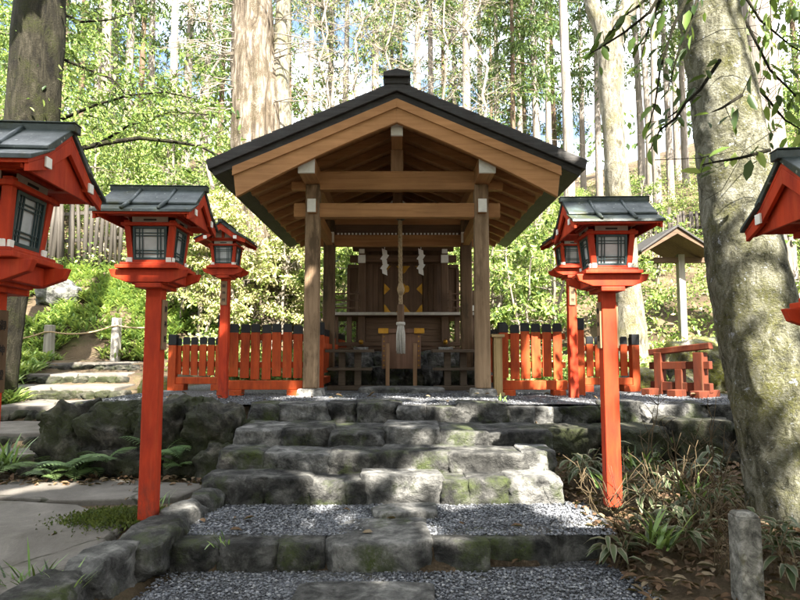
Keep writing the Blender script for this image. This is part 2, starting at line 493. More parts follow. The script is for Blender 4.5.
def thatch():
    m, nt, b = new_mat('layered_bark_roof_edge', 0.6, 0.35)
    v = coord(nt, (3, 3, 40))
    n1 = noise_n(nt, v, 1.0, 6, 0.7)
    n2 = noise_n(nt, coord(nt), 5, 6, 0.7)
    c = ramp(nt, n1, [(0.3, (0.012, 0.011, 0.010)), (0.6, (0.035, 0.030, 0.027)), (0.8, (0.06, 0.052, 0.046))])
    c = mixc(nt, mathn(nt, 'MULTIPLY', ramp_f(nt, n2, 0.5, 0.7), 0.5), c, (0.05, 0.055, 0.055))
    nt.links.new(c, b.inputs['Base Color'])
    bump(nt, b, n1, 0.5, 0.01)
    return m
M['thatch'] = thatch()

def ground_mat():
    m, nt, b = new_mat('soil', 0.95, 0.1)
    v = coord(nt)
    n1 = noise_n(nt, v, 2.3, 8, 0.7)
    n2 = noise_n(nt, v, 40, 6, 0.75)
    n3 = noise_n(nt, v, 0.6, 5, 0.6)
    c = ramp(nt, n2, [(0.3, (0.028, 0.020, 0.013)), (0.55, (0.075, 0.055, 0.036)), (0.75, (0.15, 0.115, 0.08))])
    c = mixc(nt, ramp_f(nt, n1, 0.54, 0.66), c, (0.04, 0.05, 0.014))
    c = mixc(nt, mathn(nt, 'MULTIPLY', ramp_f(nt, n3, 0.45, 0.65), 0.5), c, (0.20, 0.15, 0.09))
    nt.links.new(c, b.inputs['Base Color'])
    bump(nt, b, mathn(nt, 'ADD', n1, n2), 0.8, 0.04)
    return m
M['soil'] = ground_mat()

def gravel_mat():
    m, nt, b = new_mat('fine_gravel', 0.85, 0.25)
    v = coord(nt)
    vo = voro(nt, v, 62)
    vo2 = voro(nt, v, 120)
    c = ramp(nt, vo.outputs['Color'], [(0.15, (0.045, 0.047, 0.052)), (0.5, (0.11, 0.115, 0.122)), (0.85, (0.21, 0.213, 0.217))])
    c = mixc(nt, mathn(nt, 'MULTIPLY', ramp_f(nt, vo.outputs['Distance'], 0.35, 0.75), 0.85), c, (0.02, 0.02, 0.022))
    c = mixc(nt, mathn(nt, 'MULTIPLY', ramp_f(nt, noise_n(nt, v, 3.2, 6, 0.7), 0.56, 0.68), 0.7), c, (0.05, 0.045, 0.02))
    nt.links.new(c, b.inputs['Base Color'])
    h = mathn(nt, 'SUBTRACT', mathn(nt, 'MULTIPLY', vo.outputs['Distance'], -1.0), mathn(nt, 'MULTIPLY', vo2.outputs['Distance'], 0.3))
    bump(nt, b, h, 1.0, 0.02)
    return m
M['gravel'] = gravel_mat()

def slab_mat(name='path_slab', dark=0.8):
    m, nt, b = new_mat(name, 0.85, 0.25)
    v = coord(nt)
    n1 = noise_n(nt, v, 1.4, 8, 0.7, 0.5)
    n2 = noise_n(nt, v, 55, 5, 0.7)
    n3 = noise_n(nt, v, 3.3, 7, 0.7)
    c = ramp(nt, n1, [(0.3, (0.06, 0.053, 0.044)), (0.52, (0.115, 0.104, 0.09)), (0.72, (0.19, 0.172, 0.15))])
    c = mixc(nt, mathn(nt, 'MULTIPLY', ramp_f(nt, n2, 0.5, 0.72), 0.5), c, (0.07, 0.065, 0.06))
    c = mixc(nt, mathn(nt, 'MULTIPLY', ramp_f(nt, n3, 0.58, 0.70), 0.75), c, (0.06, 0.055, 0.04))
    # hairline cracks
    w = nt.nodes.new('ShaderNodeMix'); w.data_type = 'VECTOR'
    w.inputs[0].default_value = 0.16
    nz = nt.nodes.new('ShaderNodeTexNoise'); nz.inputs['Scale'].default_value = 3.5; nz.inputs['Detail'].default_value = 5
    nt.links.new(v, nz.inputs['Vector'])
    nt.links.new(v, w.inputs[4]); nt.links.new(nz.outputs['Color'], w.inputs[5])
    vo = voro(nt, w.outputs[1], 0.42, 'DISTANCE_TO_EDGE')
    cr = mathn(nt, 'MULTIPLY', ramp_f(nt, vo.outputs['Distance'], 0.006, 0.002), ramp_f(nt, n1, 0.42, 0.5))
    c = mixc(nt, mathn(nt, 'MULTIPLY', cr, 0.85), c, (0.03, 0.03, 0.018))
    nt.links.new(c, b.inputs['Base Color'])
    h = mathn(nt, 'SUBTRACT', mathn(nt, 'ADD', n3, mathn(nt, 'MULTIPLY', n2, 0.5)), cr)
    bump(nt, b, h, 0.5, 0.02)
    return m
M['slab'] = slab_mat()
M['moss'] = leaf_mat('moss', (0.03, 0.045, 0.008), (0.09, 0.11, 0.015), 0.1, 0.9, 7)

# ------------------------------------------------------------------ shape generators
def rock_template(n=7):
    bm = bmesh.new()
    bmesh.ops.create_cube(bm, size=2.0)
    bmesh.ops.subdivide_edges(bm, edges=bm.edges[:], cuts=n, use_grid_fill=True)
    bm.verts.index_update()
    v = np.array([p.co[:] for p in bm.verts]); f = [tuple(q.index for q in fc.verts) for fc in bm.faces]
    bm.free()
    return v, np.array(f)
RV, RF = rock_template(7)
RV2, RF2 = rock_template(15)

def rock(mb, c, size, rz=0.0, k=6.0, amp=0.10, freq=3.0, seed=0, flat_top=0.35, tilt=(0, 0), fine=False, skew=0.0, cuts=14, worn=False):
    """hewn stone: box with knocked-off corners and edges, then roughened; size = full extents"""
    V, F = (RV2, RF2) if fine else (RV, RF)
    nrm = (np.abs(V) ** k).sum(1) ** (1 / k)
    q = V / nrm[:, None]
    r_ = np.random.default_rng(seed + 1000)
    jx = 1 + 0.14 * (r_.random(4) - 0.5); jy = 1 + 0.2 * (r_.random(4) - 0.5)
    cx = (q[:, 0] + 1) / 2; cy = (q[:, 1] + 1) / 2
    q = q.copy()
    q[:, 0] *= jx[0] * (1 - cy) + jx[1] * cy
    q[:, 1] *= jy[0] * (1 - cx) + jy[1] * cx
    q[:, 0] += skew * q[:, 2]
    for _ in range(cuts):
        n = r_.normal(size=3)
        topcut = r_.random() < .25
        n[2] = abs(n[2]) + .5 if topcut else n[2] * (.35 if k > 9 else .9)
        n /= np.linalg.norm(n)
        if abs(n[2]) > .86: continue
        h = q @ n
        d = h.max() * (1 - (r_.uniform(.015, .06) if topcut and k > 9 else r_.uniform(.03, .05 + amp * 1.1)))
        q -= n * np.maximum(0, h - d)[:, None]
    s = np.array(size) / 2
    p = q * s
    d = np.empty(len(p)); off = Vector((seed * 3.17, seed * 1.31, seed * 2.71))
    for i, a in enumerate(p):
        w = Vector(a) * freq + off
        d[i] = noise.noise(w) * 0.6 + 0.42 * noise.noise(w * 2.7) + 0.30 * (abs(noise.noise(w * 5.5)) - .2) + 0.16 * noise.noise(w * 13)
    up = np.clip(q[:, 2], 0, 1) ** 3
    a_ = amp * min(size) * (1 - (1 - flat_top) * up)
    p = p + q * (a_ * d)[:, None] * 1.3
    p[:, 2] += tilt[0] * p[:, 0] + tilt[1] * p[:, 1]
    cz, sz = math.cos(rz), math.sin(rz)
    x = p[:, 0] * cz - p[:, 1] * sz; y = p[:, 0] * sz + p[:, 1] * cz
    p = np.stack([x, y, p[:, 2]], 1) + np.array(c)
    mb.add(p.tolist(), F.tolist())
    if worn:
        a, b, c_ = p[F[:, 0]], p[F[:, 1]], p[F[:, 2]]
        nn = np.cross(b - a, c_ - a); nn /= np.linalg.norm(nn, axis=1, keepdims=True) + 1e-12
        top = (np.abs(nn[:, 2]) > .78) & (q[F, 2].mean(1) > .6)
        mb.m[-len(F):] = top.astype(int).tolist()
    return mb

def kites(pos, axis, normal, length, width, fold=0.25):
    """one folded kite-shaped leaf per row"""
    axis = axis / (np.linalg.norm(axis, axis=1, keepdims=True) + 1e-9)
    side = np.cross(axis, normal); side /= (np.linalg.norm(side, axis=1, keepdims=True) + 1e-9)
    nn = np.cross(side, axis)
    L = length[:, None]; Wd = width[:, None]
    b = pos
    t = pos + axis * L
    m = pos + axis * L * 0.45
    l = m + side * Wd * 0.5 + nn * Wd * fold
    r = m - side * Wd * 0.5 + nn * Wd * fold
    n = len(pos)
    v = np.stack([b, l, t, r], 1).reshape(-1, 3)
    f = np.arange(4 * n).reshape(n, 4)
    return v, f

def lenses(pos, axis, normal, length, width, fold=0.12):
    """folded leaf with a rounded belly and a pointed tip"""
    axis = axis / (np.linalg.norm(axis, axis=1, keepdims=True) + 1e-9)
    side = np.cross(axis, normal); side /= (np.linalg.norm(side, axis=1, keepdims=True) + 1e-9)
    nn = np.cross(side, axis)
    L = length[:, None]; Wd = width[:, None]
    b = pos; t = pos + axis * L - nn * L * .10
    m1 = pos + axis * L * .28; m2 = pos + axis * L * .68 - nn * L * .02
    up = nn * Wd * fold
    v = np.stack([b, m1 + side * Wd * .46 + up, m2 + side * Wd * .40 + up, t, m2 - side * Wd * .40 + up, m1 - side * Wd * .46 + up], 1).reshape(-1, 3)
    n = len(pos)
    k = np.arange(n)[:, None] * 6
    f = np.concatenate([k + [0, 1, 2, 3], k + [0, 3, 4, 5]], 1).reshape(-1, 4)
    return v, f

def rnd_unit(n, r=rng):
    a = r.normal(size=(n, 3))
    return a / np.linalg.norm(a, axis=1, keepdims=True)

def clump_leaves(centers, radii, per, length, r, flat=0.75, droop=0.25, aspect=0.45, up=0.7):
    """leaf kites through the volume of many clumps"""
    P, A, N, Ln = [], [], [], []
    for c, rad in zip(centers, radii):
        n = max(3, int(per * r.uniform(0.7, 1.3)))
        d = rnd_unit(n, r) * (r.random((n, 1)) ** 0.45) * rad
        d[:, 2] *= flat
        P.append(np.array(c) + d)
        a = rnd_unit(n, r) * 0.7 + d / (rad + 1e-6) * 0.6
        a[:, 2] -= droop
        A.append(a)
        nn = rnd_unit(n, r) * 0.8; nn[:, 2] += up
        N.append(nn)
        Ln.append(length * r.uniform(0.6, 1.35, n))
    P, A, N, Ln = map(np.concatenate, (P, A, N, Ln))
    return P, A, N, Ln, Ln * aspect * r.uniform(0.8, 1.2, len(Ln))

# ------------------------------------------------------------------ terrain
def smooth(a, b, t):
    u = np.clip((t - a) / (b - a), 0, 1)
    return u * u * (3 - 2 * u)

def path_z(y):
    return np.interp(y, [2, 5.4, 5.7, 6.7, 6.75, 8.0, 8.1, 9.4, 9.5, 10.6, 10.7, 11.8, 11.9, 13.4, 15],
                        [.30, .42, .52, .56, .68, .74, .86, .92, 1.04, 1.10, 1.24, 1.30, 1.42, 1.50, 1.9])

def height(x, y):
    x = np.asarray(x, float); y = np.asarray(y, float)
    y0 = np.interp(x, [-14, -6, -3, 3, 6, 14], [11.2, 12.2, 13.2, 13.4, 12.2, 11.5])
    t = np.maximum(y - y0, 0)
    kh = np.interp(x, [-6, 4], [0.50, 0.40])
    hill = 1.02 + kh * np.minimum(t, 14) * smooth(0, 2.0, t) + 0.30 * np.maximum(t - 14, 0)
    hill = np.minimum(hill, 18 + 0 * x)
    side = 0.30 * np.maximum(np.abs(x) - 11, 0) * smooth(3, 14, y)
    low_left = np.interp(y, [-20, 3, 4.4, 6], [.0, .28, .38, .40])
    yk = 3.98 + 0.22 * np.maximum(0, x - .2)
    low_mid = np.where(y < yk, 0.19, np.where(y < 4.98, 0.36, 0.36 + np.clip((y - 5.05) / 1.5, 0, 1) * 0.45))
    low_mid = np.where(y < 2, 0.19 * np.clip((y + 10) / 12, 0, 1), low_mid)
    low_right = np.interp(y, [-20, 2.8, 3.6, 6.1, 6.4], [.0, .10, .28, .50, .62])
    low_right = low_right + 0.40 * smooth(3.4, 6.5, x) * smooth(2, 5, y)
    wl = smooth(-1.75, -1.5, x); wr = smooth(1.25, 1.75, x - 0.0)
    low = low_left * (1 - wl) + low_mid * wl * (1 - wr) + low_right * wr
    pz = path_z(y) - 0.05
    lefty = smooth(-3.6, -3.85, x)
    high_front = np.where(x < 1.5, 6.50, 6.55)
    plat = smooth(0, 0.12, y - high_front)
    h = low * (1 - plat) + 1.02 * plat
    # the path on the left and its verges
    verge = 0.10 * smooth(-6.8, -8.5, x) + 0.25 * np.maximum(-8 - x, 0)
    h = h * (1 - lefty) + (pz + verge * smooth(4, 9, y)) * lefty
    far = smooth(y0 - 0.6, y0 + 1.0, y)
    far = np.where(x < -3.9, smooth(y0 + 0.4, y0 + 2.0, y), far)
    h = h * (1 - far) + (hill + side) * far
    h = h + np.where(y < y0, side * 0.5 * (1 - far), 0)
    return h

xs = np.unique(np.concatenate([np.linspace(-70, -9, 40), np.arange(-9, 9, 0.11), np.linspace(9, 70, 40)]))
ys = np.unique(np.concatenate([np.linspace(-40, 1.5, 24), np.arange(1.5, 16, 0.11), np.arange(16, 30, 0.4), np.linspace(30, 120, 50)]))
GX, GY = np.meshgrid(xs, ys)
GZ = height(GX, GY)
rough = np.zeros_like(GZ)
for i in range(GX.shape[0]):
    for j in range(GX.shape[1]):
        rough[i, j] = noise.noise(Vector((GX[i, j] * 0.8, GY[i, j] * 0.8, 0))) + 0.4 * noise.noise(Vector((GX[i, j] * 2.6, GY[i, j] * 2.6, 4)))
flat_zone = ((GX > -3.9) & (GX < 5) & (GY > 6.3) & (GY < 12.5)) | ((GX > -6.8) & (GX < 1.4) & (GY < 12))
GZ = GZ + rough * np.where(flat_zone, 0.012, np.where(GY > 13, 0.30, 0.07)) - np.where(flat_zone, 0.012, 0)
nx = len(xs)
idx = np.arange(GX.size).reshape(GX.shape)
q = np.stack([idx[:-1, :-1], idx[:-1, 1:], idx[1:, 1:], idx[1:, :-1]], -1).reshape(-1, 4)
ground = np_mesh('ground', np.stack([GX, GY, GZ], -1).reshape(-1, 3), q, M['soil'], smooth=True)
setp(ground, kind='structure')

def hz(x, y):
    return float(height(x, y))

# gravel sheets
def sheet(name, poly, z, mat, amp=0.006, res=0.07):
    """gently uneven sheet filling a convex outline"""
    P = np.array(poly)
    x0, y0 = P.min(0); x1, y1 = P.max(0)
    nxx = max(2, int((x1 - x0) / res)); nyy = max(2, int((y1 - y0) / res))
    vs, fs = [], []
    rows = []
    for j in range(nyy + 1):
        y = y0 + (y1 - y0) * j / nyy
        ints = []
        for k in range(len(P)):
            a, b = P[k], P[(k + 1) % len(P)]
            if (a[1] <= y <= b[1]) or (b[1] <= y <= a[1]):
                if abs(b[1] - a[1]) > 1e-9:
                    ints.append(a[0] + (b[0] - a[0]) * (y - a[1]) / (b[1] - a[1]))
                else:
                    ints += [a[0], b[0]]
        xa, xb = min(ints), max(ints)
        rows.append([len(vs) + i for i in range(nxx + 1)])
        for i in range(nxx + 1):
            x = xa + (xb - xa) * i / nxx
            vs.append((x, y, z + amp * noise.noise(Vector((x * 4, y * 4, z))) + 2 * amp * noise.noise(Vector((x * 1.3, y * 1.3, z + 5)))))
    for j in range(nyy):
        for i in range(nxx):
            fs.append((rows[j][i], rows[j][i + 1], rows[j + 1][i + 1], rows[j + 1][i]))
    o = np_mesh(name, vs, np.array(fs), mat, smooth=True)
    return setp(o, kind='structure')

sheet('gravel_path', [(-2.1, 1.2), (1.9, 1.2), (1.9, 4.34), (-1.35, 4.0)], 0.212, M['gravel'])
sheet('gravel_terrace', [(-1.62, 4.0), (1.5, 4.32), (1.5, 5.05), (-1.62, 5.05)], 0.385, M['gravel'])
sheet('gravel_court', [(-3.75, 6.6), (4.3, 6.6), (4.6, 12.2), (-3.4, 12.2)], 1.034, M['gravel'], 0.008, 0.12)

# loose pebbles lying on the gravel: too many to count
def pebbles(name, regions, seed):
    r = np.random.default_rng(seed)
    bm = bmesh.new(); bmesh.ops.create_icosphere(bm, subdivisions=1, radius=1.0)
    tv = np.array([v.co[:] for v in bm.verts]); tf = np.array([[v.index for v in f.verts] for f in bm.faces]); bm.free()
    V, F, MI = [], [], []
    n0 = 0
    for (x0, x1, y0, y1, z, n, s0, s1) in regions:
        for _ in range(n):
            x, y = r.uniform(x0, x1), r.uniform(y0, y1)
            s = s0 + (s1 - s0) * r.random() ** 2
            sc = np.array([s * r.uniform(.7, 1.3), s * r.uniform(.7, 1.3), s * r.uniform(.4, .8)])
            a = r.uniform(0, 6.28)
            v = tv * (1 + 0.25 * (r.random((len(tv), 1)) - .5)) * sc
            v = np.stack([v[:, 0] * math.cos(a) - v[:, 1] * math.sin(a), v[:, 0] * math.sin(a) + v[:, 1] * math.cos(a), v[:, 2]], 1)
            V.append(v + [x, y, z + s * 0.15]); F.append(tf + n0); n0 += len(tv)
            MI.append(np.full(len(tf), r.choice([0, 0, 0, 0, 1, 2, 2])))
    o = np_mesh(name, np.concatenate(V), np.concatenate(F), [M['pebble'], M['pebble2'], M['pebble3']], np.concatenate(MI))
    return setp(o, kind='stuff')
pebbles('loose_gravel', [(-1.5, 1.6, 2.9, 4.0, .215, 15000, .004, .0125), (-1.55, 1.45, 4.12, 4.95, .388, 14000, .004, .0125),
                         (-3.6, 4.2, 6.6, 8.4, 1.036, 9000, .005, .013)], 5)

# left: broad paving slabs and the stepped path climbing behind them
def slab(name, poly, z, th, mat, kind='structure', amp=0.012, slope=(0, 0)):
    """irregular flat slab with a worn edge; poly is a list of (x, y)"""
    P = [Vector((p[0], p[1])) for p in poly]
    c = sum(P, Vector((0, 0))) / len(P)
    out = []
    for i in range(len(P)):
        a, b = P[i], P[(i + 1) % len(P)]
        n = max(2, int((b - a).length / 0.12))
        for k in range(n):
            p = a.lerp(b, k / n)
            w = noise.noise(Vector((p.x * 3, p.y * 3, z * 7)))
            out.append(p + (p - c).normalized() * 0.035 * w)
    m = len(out)
    vs, fs = [], []
    rings = [(1.0, -th), (1.0, -0.018), (0.992, -0.004), (0.97, 0.0), (0.7, 0.0), (0.4, 0.0), (0.15, 0)]
    for s, dz in rings:
        for p in out:
            q_ = c + (p - c) * s
            zz = z + dz + slope[0] * (q_.x - c.x) + slope[1] * (q_.y - c.y)
            if dz > -0.01: zz += amp * noise.noise(Vector((q_.x * 2.2, q_.y * 2.2, z)))
            vs.append((q_.x, q_.y, zz))
    for i in range(len(rings) - 1):
        for k in range(m):
            k2 = (k + 1) % m
            fs.append((i * m + k, i * m + k2, (i + 1) * m + k2, (i + 1) * m + k))
    fs.append(tuple((len(rings) - 1) * m + k for k in range(m)))
    mb = MB(); mb.add(vs, fs)
    o = mb.build(name, mat)
    for p in o.data.polygons: p.use_smooth = True
    return setp(o, kind=kind)

slab('paving_slab', [(-4.9, 2.2), (-2.35, 2.2), (-1.86, 3.55), (-1.92, 4.28), (-2.5, 4.78), (-3.5, 4.95), (-4.9, 4.9)], 0.40, 0.2, M['slab'], slope=(0, 0.03))
slab('paving_slab', [(-4.6, 4.98), (-3.5, 5.03), (-2.75, 4.92), (-1.82, 5.02), (-1.72, 5.5), (-2.6, 5.72), (-4.6, 5.78)], 0.425, 0.2, M['slab'])
for poly, z in (([(-6.2, 5.95), (-3.78, 5.95), (-3.85, 6.72), (-6.2, 6.72)], 0.55),
                ([(-5.6, 6.85), (-3.95, 6.82), (-4.0, 7.95), (-5.6, 8.0)], 0.70),
                ([(-5.55, 8.1), (-4.05, 8.08), (-4.15, 9.35), (-5.6, 9.4)], 0.88),
                ([(-6.5, 9.5), (-4.5, 9.5), (-4.6, 10.55), (-6.5, 10.6)], 1.05),
                ([(-6.9, 10.7), (-4.85, 10.7), (-5.1, 11.7), (-6.9, 11.8)], 1.22),
                ([(-7.3, 11.9), (-5.3, 11.9), (-5.6, 13.2), (-7.3, 13.2)], 1.40)):
    slab('path_step', poly, z, 0.22, M['slab'], amp=0.02)
# pebbly risers of the stepped path
for (y, z, xa, xb) in ((5.95, .53, -6.0, -3.75), (6.82, .68, -6.3, -3.95), (8.07, .86, -6.4, -4.1), (9.46, 1.03, -6.4, -4.5), (10.66, 1.20, -6.8, -4.8), (11.86, 1.38, -7.2, -5.3)):
    mb = MB()
    x = xa
    k = 0
    while x < xb:
        w = random.uniform(.12, .3)
        rock(mb, (x + w / 2, y + .02, z - .10), (w * 1.2, .2, .16), 0, 4, .25, 6, seed=int(1000 * y) + k)
        x += w; k += 1
    o = mb.build('path_edging', M['wall_stone'], smooth=True)
    setp(o, kind='structure')

# ------------------------------------------------------------------ stone steps, kerb, retaining walls
def stone_row(root, y, z0, z1, xs_, depth, mat, seed, dz=0.02, amp=0.11, name='stone', front=None):
    for i in range(len(xs_) - 1):
        a, b = xs_[i], xs_[i + 1]
        mb = MB()
        top = z1 + random.uniform(-dz, dz)
        dy = random.uniform(-.025, .025)
        d = depth * random.uniform(.95, 1.1)
        rock(mb, ((a + b) / 2, y + d / 2 + dy, (z0 + top) / 2), (b - a + 0.045, d, top - z0), random.uniform(-.03, .03), 24, amp, 4.5,
             seed=seed + i, flat_top=.3, tilt=(random.uniform(-.02, .02), random.uniform(-.02, .02)), skew=random.uniform(-.05, .05), fine=True)
        m = mat if not isinstance(mat, (list, tuple)) else mat[i % len(mat)]
        mb.build(name, m, root, smooth=True)

def breaks(a, b, n, jit=0.3, seed=0):
    r = random.Random(seed)
    w = [1 + r.uniform(-jit, jit) for _ in range(n)]
    s = sum(w); x = a; out = [a]
    for q_ in w:
        x += (b - a) * q_ / s; out.append(x)
    return out

S, ST = M['stone'], M['stone_top']
t = empty('stone_step', (-.1, 4.95, .37), 'lowest and tallest rough stone step with a broad flat slab in its middle', 'step', 'rough stone steps up to the shrine')
stone_row(t, 4.92, .30, .585, [-1.60, -1.10, -.72, -.44, -.30], .42, [S, S, S, S], 100)
stone_row(t, 4.90, .30, .61, [-.30, .36], .50, ST, 120)
stone_row(t, 4.92, .30, .58, [.36, .56, .88, 1.32], .42, [S, S, ST], 130)
t = empty('stone_step', (-.1, 5.3, .61), 'second rough stone step from the bottom, directly above the tallest step', 'step', 'rough stone steps up to the shrine')
stone_row(t, 5.28, .50, .745, breaks(-1.56, 1.34, 6, .6, 3), .50, [S, ST, S, S], 160, .018)
t = empty('stone_step', (-.1, 5.74, .76), 'third rough stone step, just below the gravel court edge', 'step', 'rough stone steps up to the shrine')
stone_row(t, 5.72, .62, .875, breaks(-1.55, 1.40, 6, .6, 5), .78, [ST, S, S], 190, .018)
t = empty('stone_step', (-.1, 6.45, .89), 'topmost row of rounded stones edging the gravel court before the shrine', 'step', 'rough stone steps up to the shrine')
stone_row(t, 6.42, .74, 1.045, breaks(-1.62, 1.45, 8, .4, 8), .48, [S, ST, S], 220, .022, .14)

t = empty('stone_kerb', (-.1, 3.95, .2), 'low kerb of hewn blocks across the gravel at the foot of the stairs', 'kerb')
kx = [(-1.48, -1.18), (-1.18, -.79), (-.79, -.50), (-.50, .21), (.21, .58), (.58, 1.03), (1.03, 1.40)]
for i, (a, b) in enumerate(kx):
    mb = MB()
    big = i == 3
    y0 = 3.93 + max(0, (a + b) / 2 - .2) * .22
    d = .62 if big else random.uniform(.26, .34)
    rock(mb, ((a + b) / 2, y0 + d / 2, .262 + (.01 if big else 0)), (b - a + .02, d, .25), random.uniform(-.06, .06), 14, .09, 4.5, seed=300 + i, flat_top=.25, fine=True, tilt=(random.uniform(-.04, .04), 0.0))
    mb.build('kerb_block', ST if big else S, t, smooth=True)
# the diagonal border between paving and gravel
t = empty('stone_border', (-1.65, 4.1, .3), 'slanting border of dark stones between left paving and gravel', 'border')
for i, (x, y, L, w) in enumerate(((-1.79, 3.12, .5, .30), (-1.72, 3.58, .44, .27), (-1.60, 4.02, .55, .30), (-1.58, 4.50, .34, .24), (-1.52, 4.78, .26, .22))):
    mb = MB()
    rock(mb, (x, y, .31 + .02 * i), (w, L + .05, .26), random.uniform(-.22, -.05), 9, .14, 4.5, seed=340 + i, flat_top=.4, fine=True)
    mb.build('border_stone', ST if i % 2 else S, t, smooth=True)
# flat stepping stones
mb = MB(); rock(mb, (.035, 4.64, .39), (.50, .27, .10), .08, 14, .10, 5, seed=360, flat_top=.2, fine=True)
setp(mb.build('stepping_stone', ST, smooth=True), 'small flat slab lying on gravel just below the lowest step', 'stepping stone', 'flat stepping stones in the gravel')
mb = MB(); rock(mb, (-.20, 3.50, .205), (.80, .34, .11), -.03, 14, .08, 4.0, seed=361, flat_top=.2, fine=True)
setp(mb.build('stepping_stone', ST, smooth=True), 'wide flat slab in the gravel in front of the kerb', 'stepping stone', 'flat stepping stones in the gravel')

t = empty('retaining_wall', (-2.6, 5.95, .42), 'dark mossy boulder wall left of the stone steps', 'retaining wall')
spec = [(-3.30, 6.12, .74, .56, .60, .74), (-2.88, 6.22, .76, .64, .6, .66), (-2.38, 6.26, .78, .62, .62, .62), (-1.86, 6.24, .78, .56, .62, .60),
        (-3.16, 6.0, .50, .42, .42, .34), (-2.72, 6.02, .50, .56, .40, .32), (-2.14, 6.04, .50, .50, .42, .34), (-1.72, 5.92, .54, .34, .42, .40),]
for i, (x, y, z, sx, sy, sz) in enumerate(spec):
    mb = MB()
    rock(mb, (x, y, z), (sx, sy, sz), random.uniform(-.2, .2), 7, .22, 3.6, seed=400 + i, flat_top=.8, fine=True, cuts=22)
    mb.build('boulder', M['wall_stone'], t, smooth=True)
t = empty('retaining_wall', (2.6, 6.2, .5), 'two tier dry stone wall behind the right red lantern post', 'retaining wall')
stone_row(t, 6.52, .74, 1.04, breaks(1.47, 4.3, 7, .4, 21), .45, [ST, S, S], 440, .03, .18)
stone_row(t, 6.02, .36, .88, breaks(1.38, 4.3, 5, .35, 23), .60, M['wall_stone'], 460, .04, .16)

# ------------------------------------------------------------------ open worship hall (gabled roof on four posts)
CX = -0.04
hall = empty('worship_hall', (CX, 8.0, 1.03), 'open wooden hall with dark gabled roof on four square posts', 'shrine hall')
SL = (4.95 - 3.96) / 2.31
def zr(x): return 4.95 - SL * abs(x)      # height of the roof's top surface
def gable_slab(mb, half, up, lo, y0, y1, tip=0.0):
    mb.prism([(CX - half, zr(half) - up), (CX, zr(0) - up), (CX + half, zr(half) - up), (CX + half - tip, zr(half) - lo), (CX, zr(0) - lo), (CX - half + tip, zr(half) - lo)], 'y', y0, y1)
mb = MB()
gable_slab(mb, 2.35, -.02, .105, 7.20, 12.4, .03)
gable_slab(mb, 2.29, .107, .20, 7.245, 12.36, .03)
roof = mb.build('roof', M['thatch'], hall, bevel=.008)
mb = MB()
# shingle courses lying proud on the slopes
for k in range(1, 9):
    for s in (-1, 1):
        xa = 2.31 * k / 9
        mb.prism([(CX + s * (xa + .0), zr(xa) + .023), (CX + s * (xa + .006), zr(xa) + .028), (CX + s * (xa - .24), zr(xa - .24) + .025), (CX + s * (xa - .24), zr(xa - .24) + .022)], 'y', 7.205, 12.395)
mb.build('shingle_courses', M['thatch'], roof)
mb = MB()
mb.prism([(CX - .15, 4.93), (CX + .15, 4.93), (CX + .15, 5.005), (CX - .15, 5.005)], 'y', 7.19, 12.41)
mb.prism([(CX - .17, 5.008), (CX + .17, 5.008), (CX + .165, 5.065), (CX, 5.11), (CX - .165, 5.065)], 'y', 7.15, 12.45)
mb.build('ridge_cap', M['thatch'], roof, bevel=.006)
mb = MB(); gable_slab(mb, 2.06, .192, .222, 7.30, 12.3); mb.build('soffit', M['wood_y'], hall)
for k in range(10):
    y = 7.62 + k * .51
    mb = MB()
    for s in (-1, 1):
        mb.prism([(CX + s * .02, zr(.02) - .224), (CX + s * 2.02, zr(2.02) - .224), (CX + s * 2.0, zr(2.0) - .335), (CX + s * .02, zr(.02) - .345)], 'y', y - .045, y + .045)
    mb.build('rafter', M['wood_x'], hall, bevel=.004)
for s in (-1, 1):
    mb = MB()
    n = 10
    top, bot = [], []
    for i in range(n + 1):
        x = 2.03 * i / n
        dip = .03 * math.sin(math.pi * i / n)
        top.append((CX + s * x, zr(x) - .193 - dip * .2))
        bot.append((CX + s * (x - (.05 * i / n)), zr(x) - .50 - .075 * (i / n) ** 1.5 + dip))
    mb.prism(top + bot[::-1], 'y', 7.245, 7.30)
    mid = [(p[0], p[1] - .115) for p in top]
    mb.prism(top + mid[::-1], 'y', 7.225, 7.2449)
    ed = [(p[0], p[1] + .028) for p in bot]
    mb.prism(ed + bot[::-1], 'y', 7.237, 7.2449)
    mb.build('bargeboard', M['hafu'], hall, bevel=.004)
def purlin(x, z0, z1, w):
    mb = MB()
    pk = .4 if abs(x) < .1 else 0
    def sec(e):
        zt = z1 - .05
        if abs(x) < .1:
            return [(CX + x - w / 2 - e, z0 - e), (CX + x + w / 2 + e, z0 - e), (CX + x + w / 2 + e, zt + e), (CX + x, z1 + e), (CX + x - w / 2 - e, zt + e)]
        sg = 1 if x > 0 else -1
        return [(CX + x - w / 2 - e, z0 - e), (CX + x + w / 2 + e, z0 - e), (CX + x + w / 2 + e, (zt if sg > 0 else z1) + e), (CX + x - w / 2 - e, (z1 if sg > 0 else zt) + e)]
    mb.prism(sec(0), 'y', 7.41, 12.3)
    p = mb.build('purlin', M['wood_y'], hall, bevel=.006)
    mb = MB(); mb.prism(sec(.004), 'y', 7.385, 7.43)
    mb.build('white_end', M['white'], p, bevel=.004)
purlin(-1.143, 3.86, 4.075, .20); purlin(1.143, 3.86, 4.075, .20); purlin(0, 4.345, 4.53, .145)
for s in (-1, 1):
    for (x, y) in ((s * 1.135, 8.0), (s * 1.17, 10.2)):
        mb = MB(); mb.taper(CX + x, y, 1.13, 3.86, .098, .098, .094, .094)
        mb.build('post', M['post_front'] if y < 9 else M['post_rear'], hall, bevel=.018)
        mb = MB(); mb.taper(CX + x, y, 1.02, 1.128, .18, .18, .155, .155)
        mb.build('base_stone', M['foot_stone'], hall, bevel=.015)
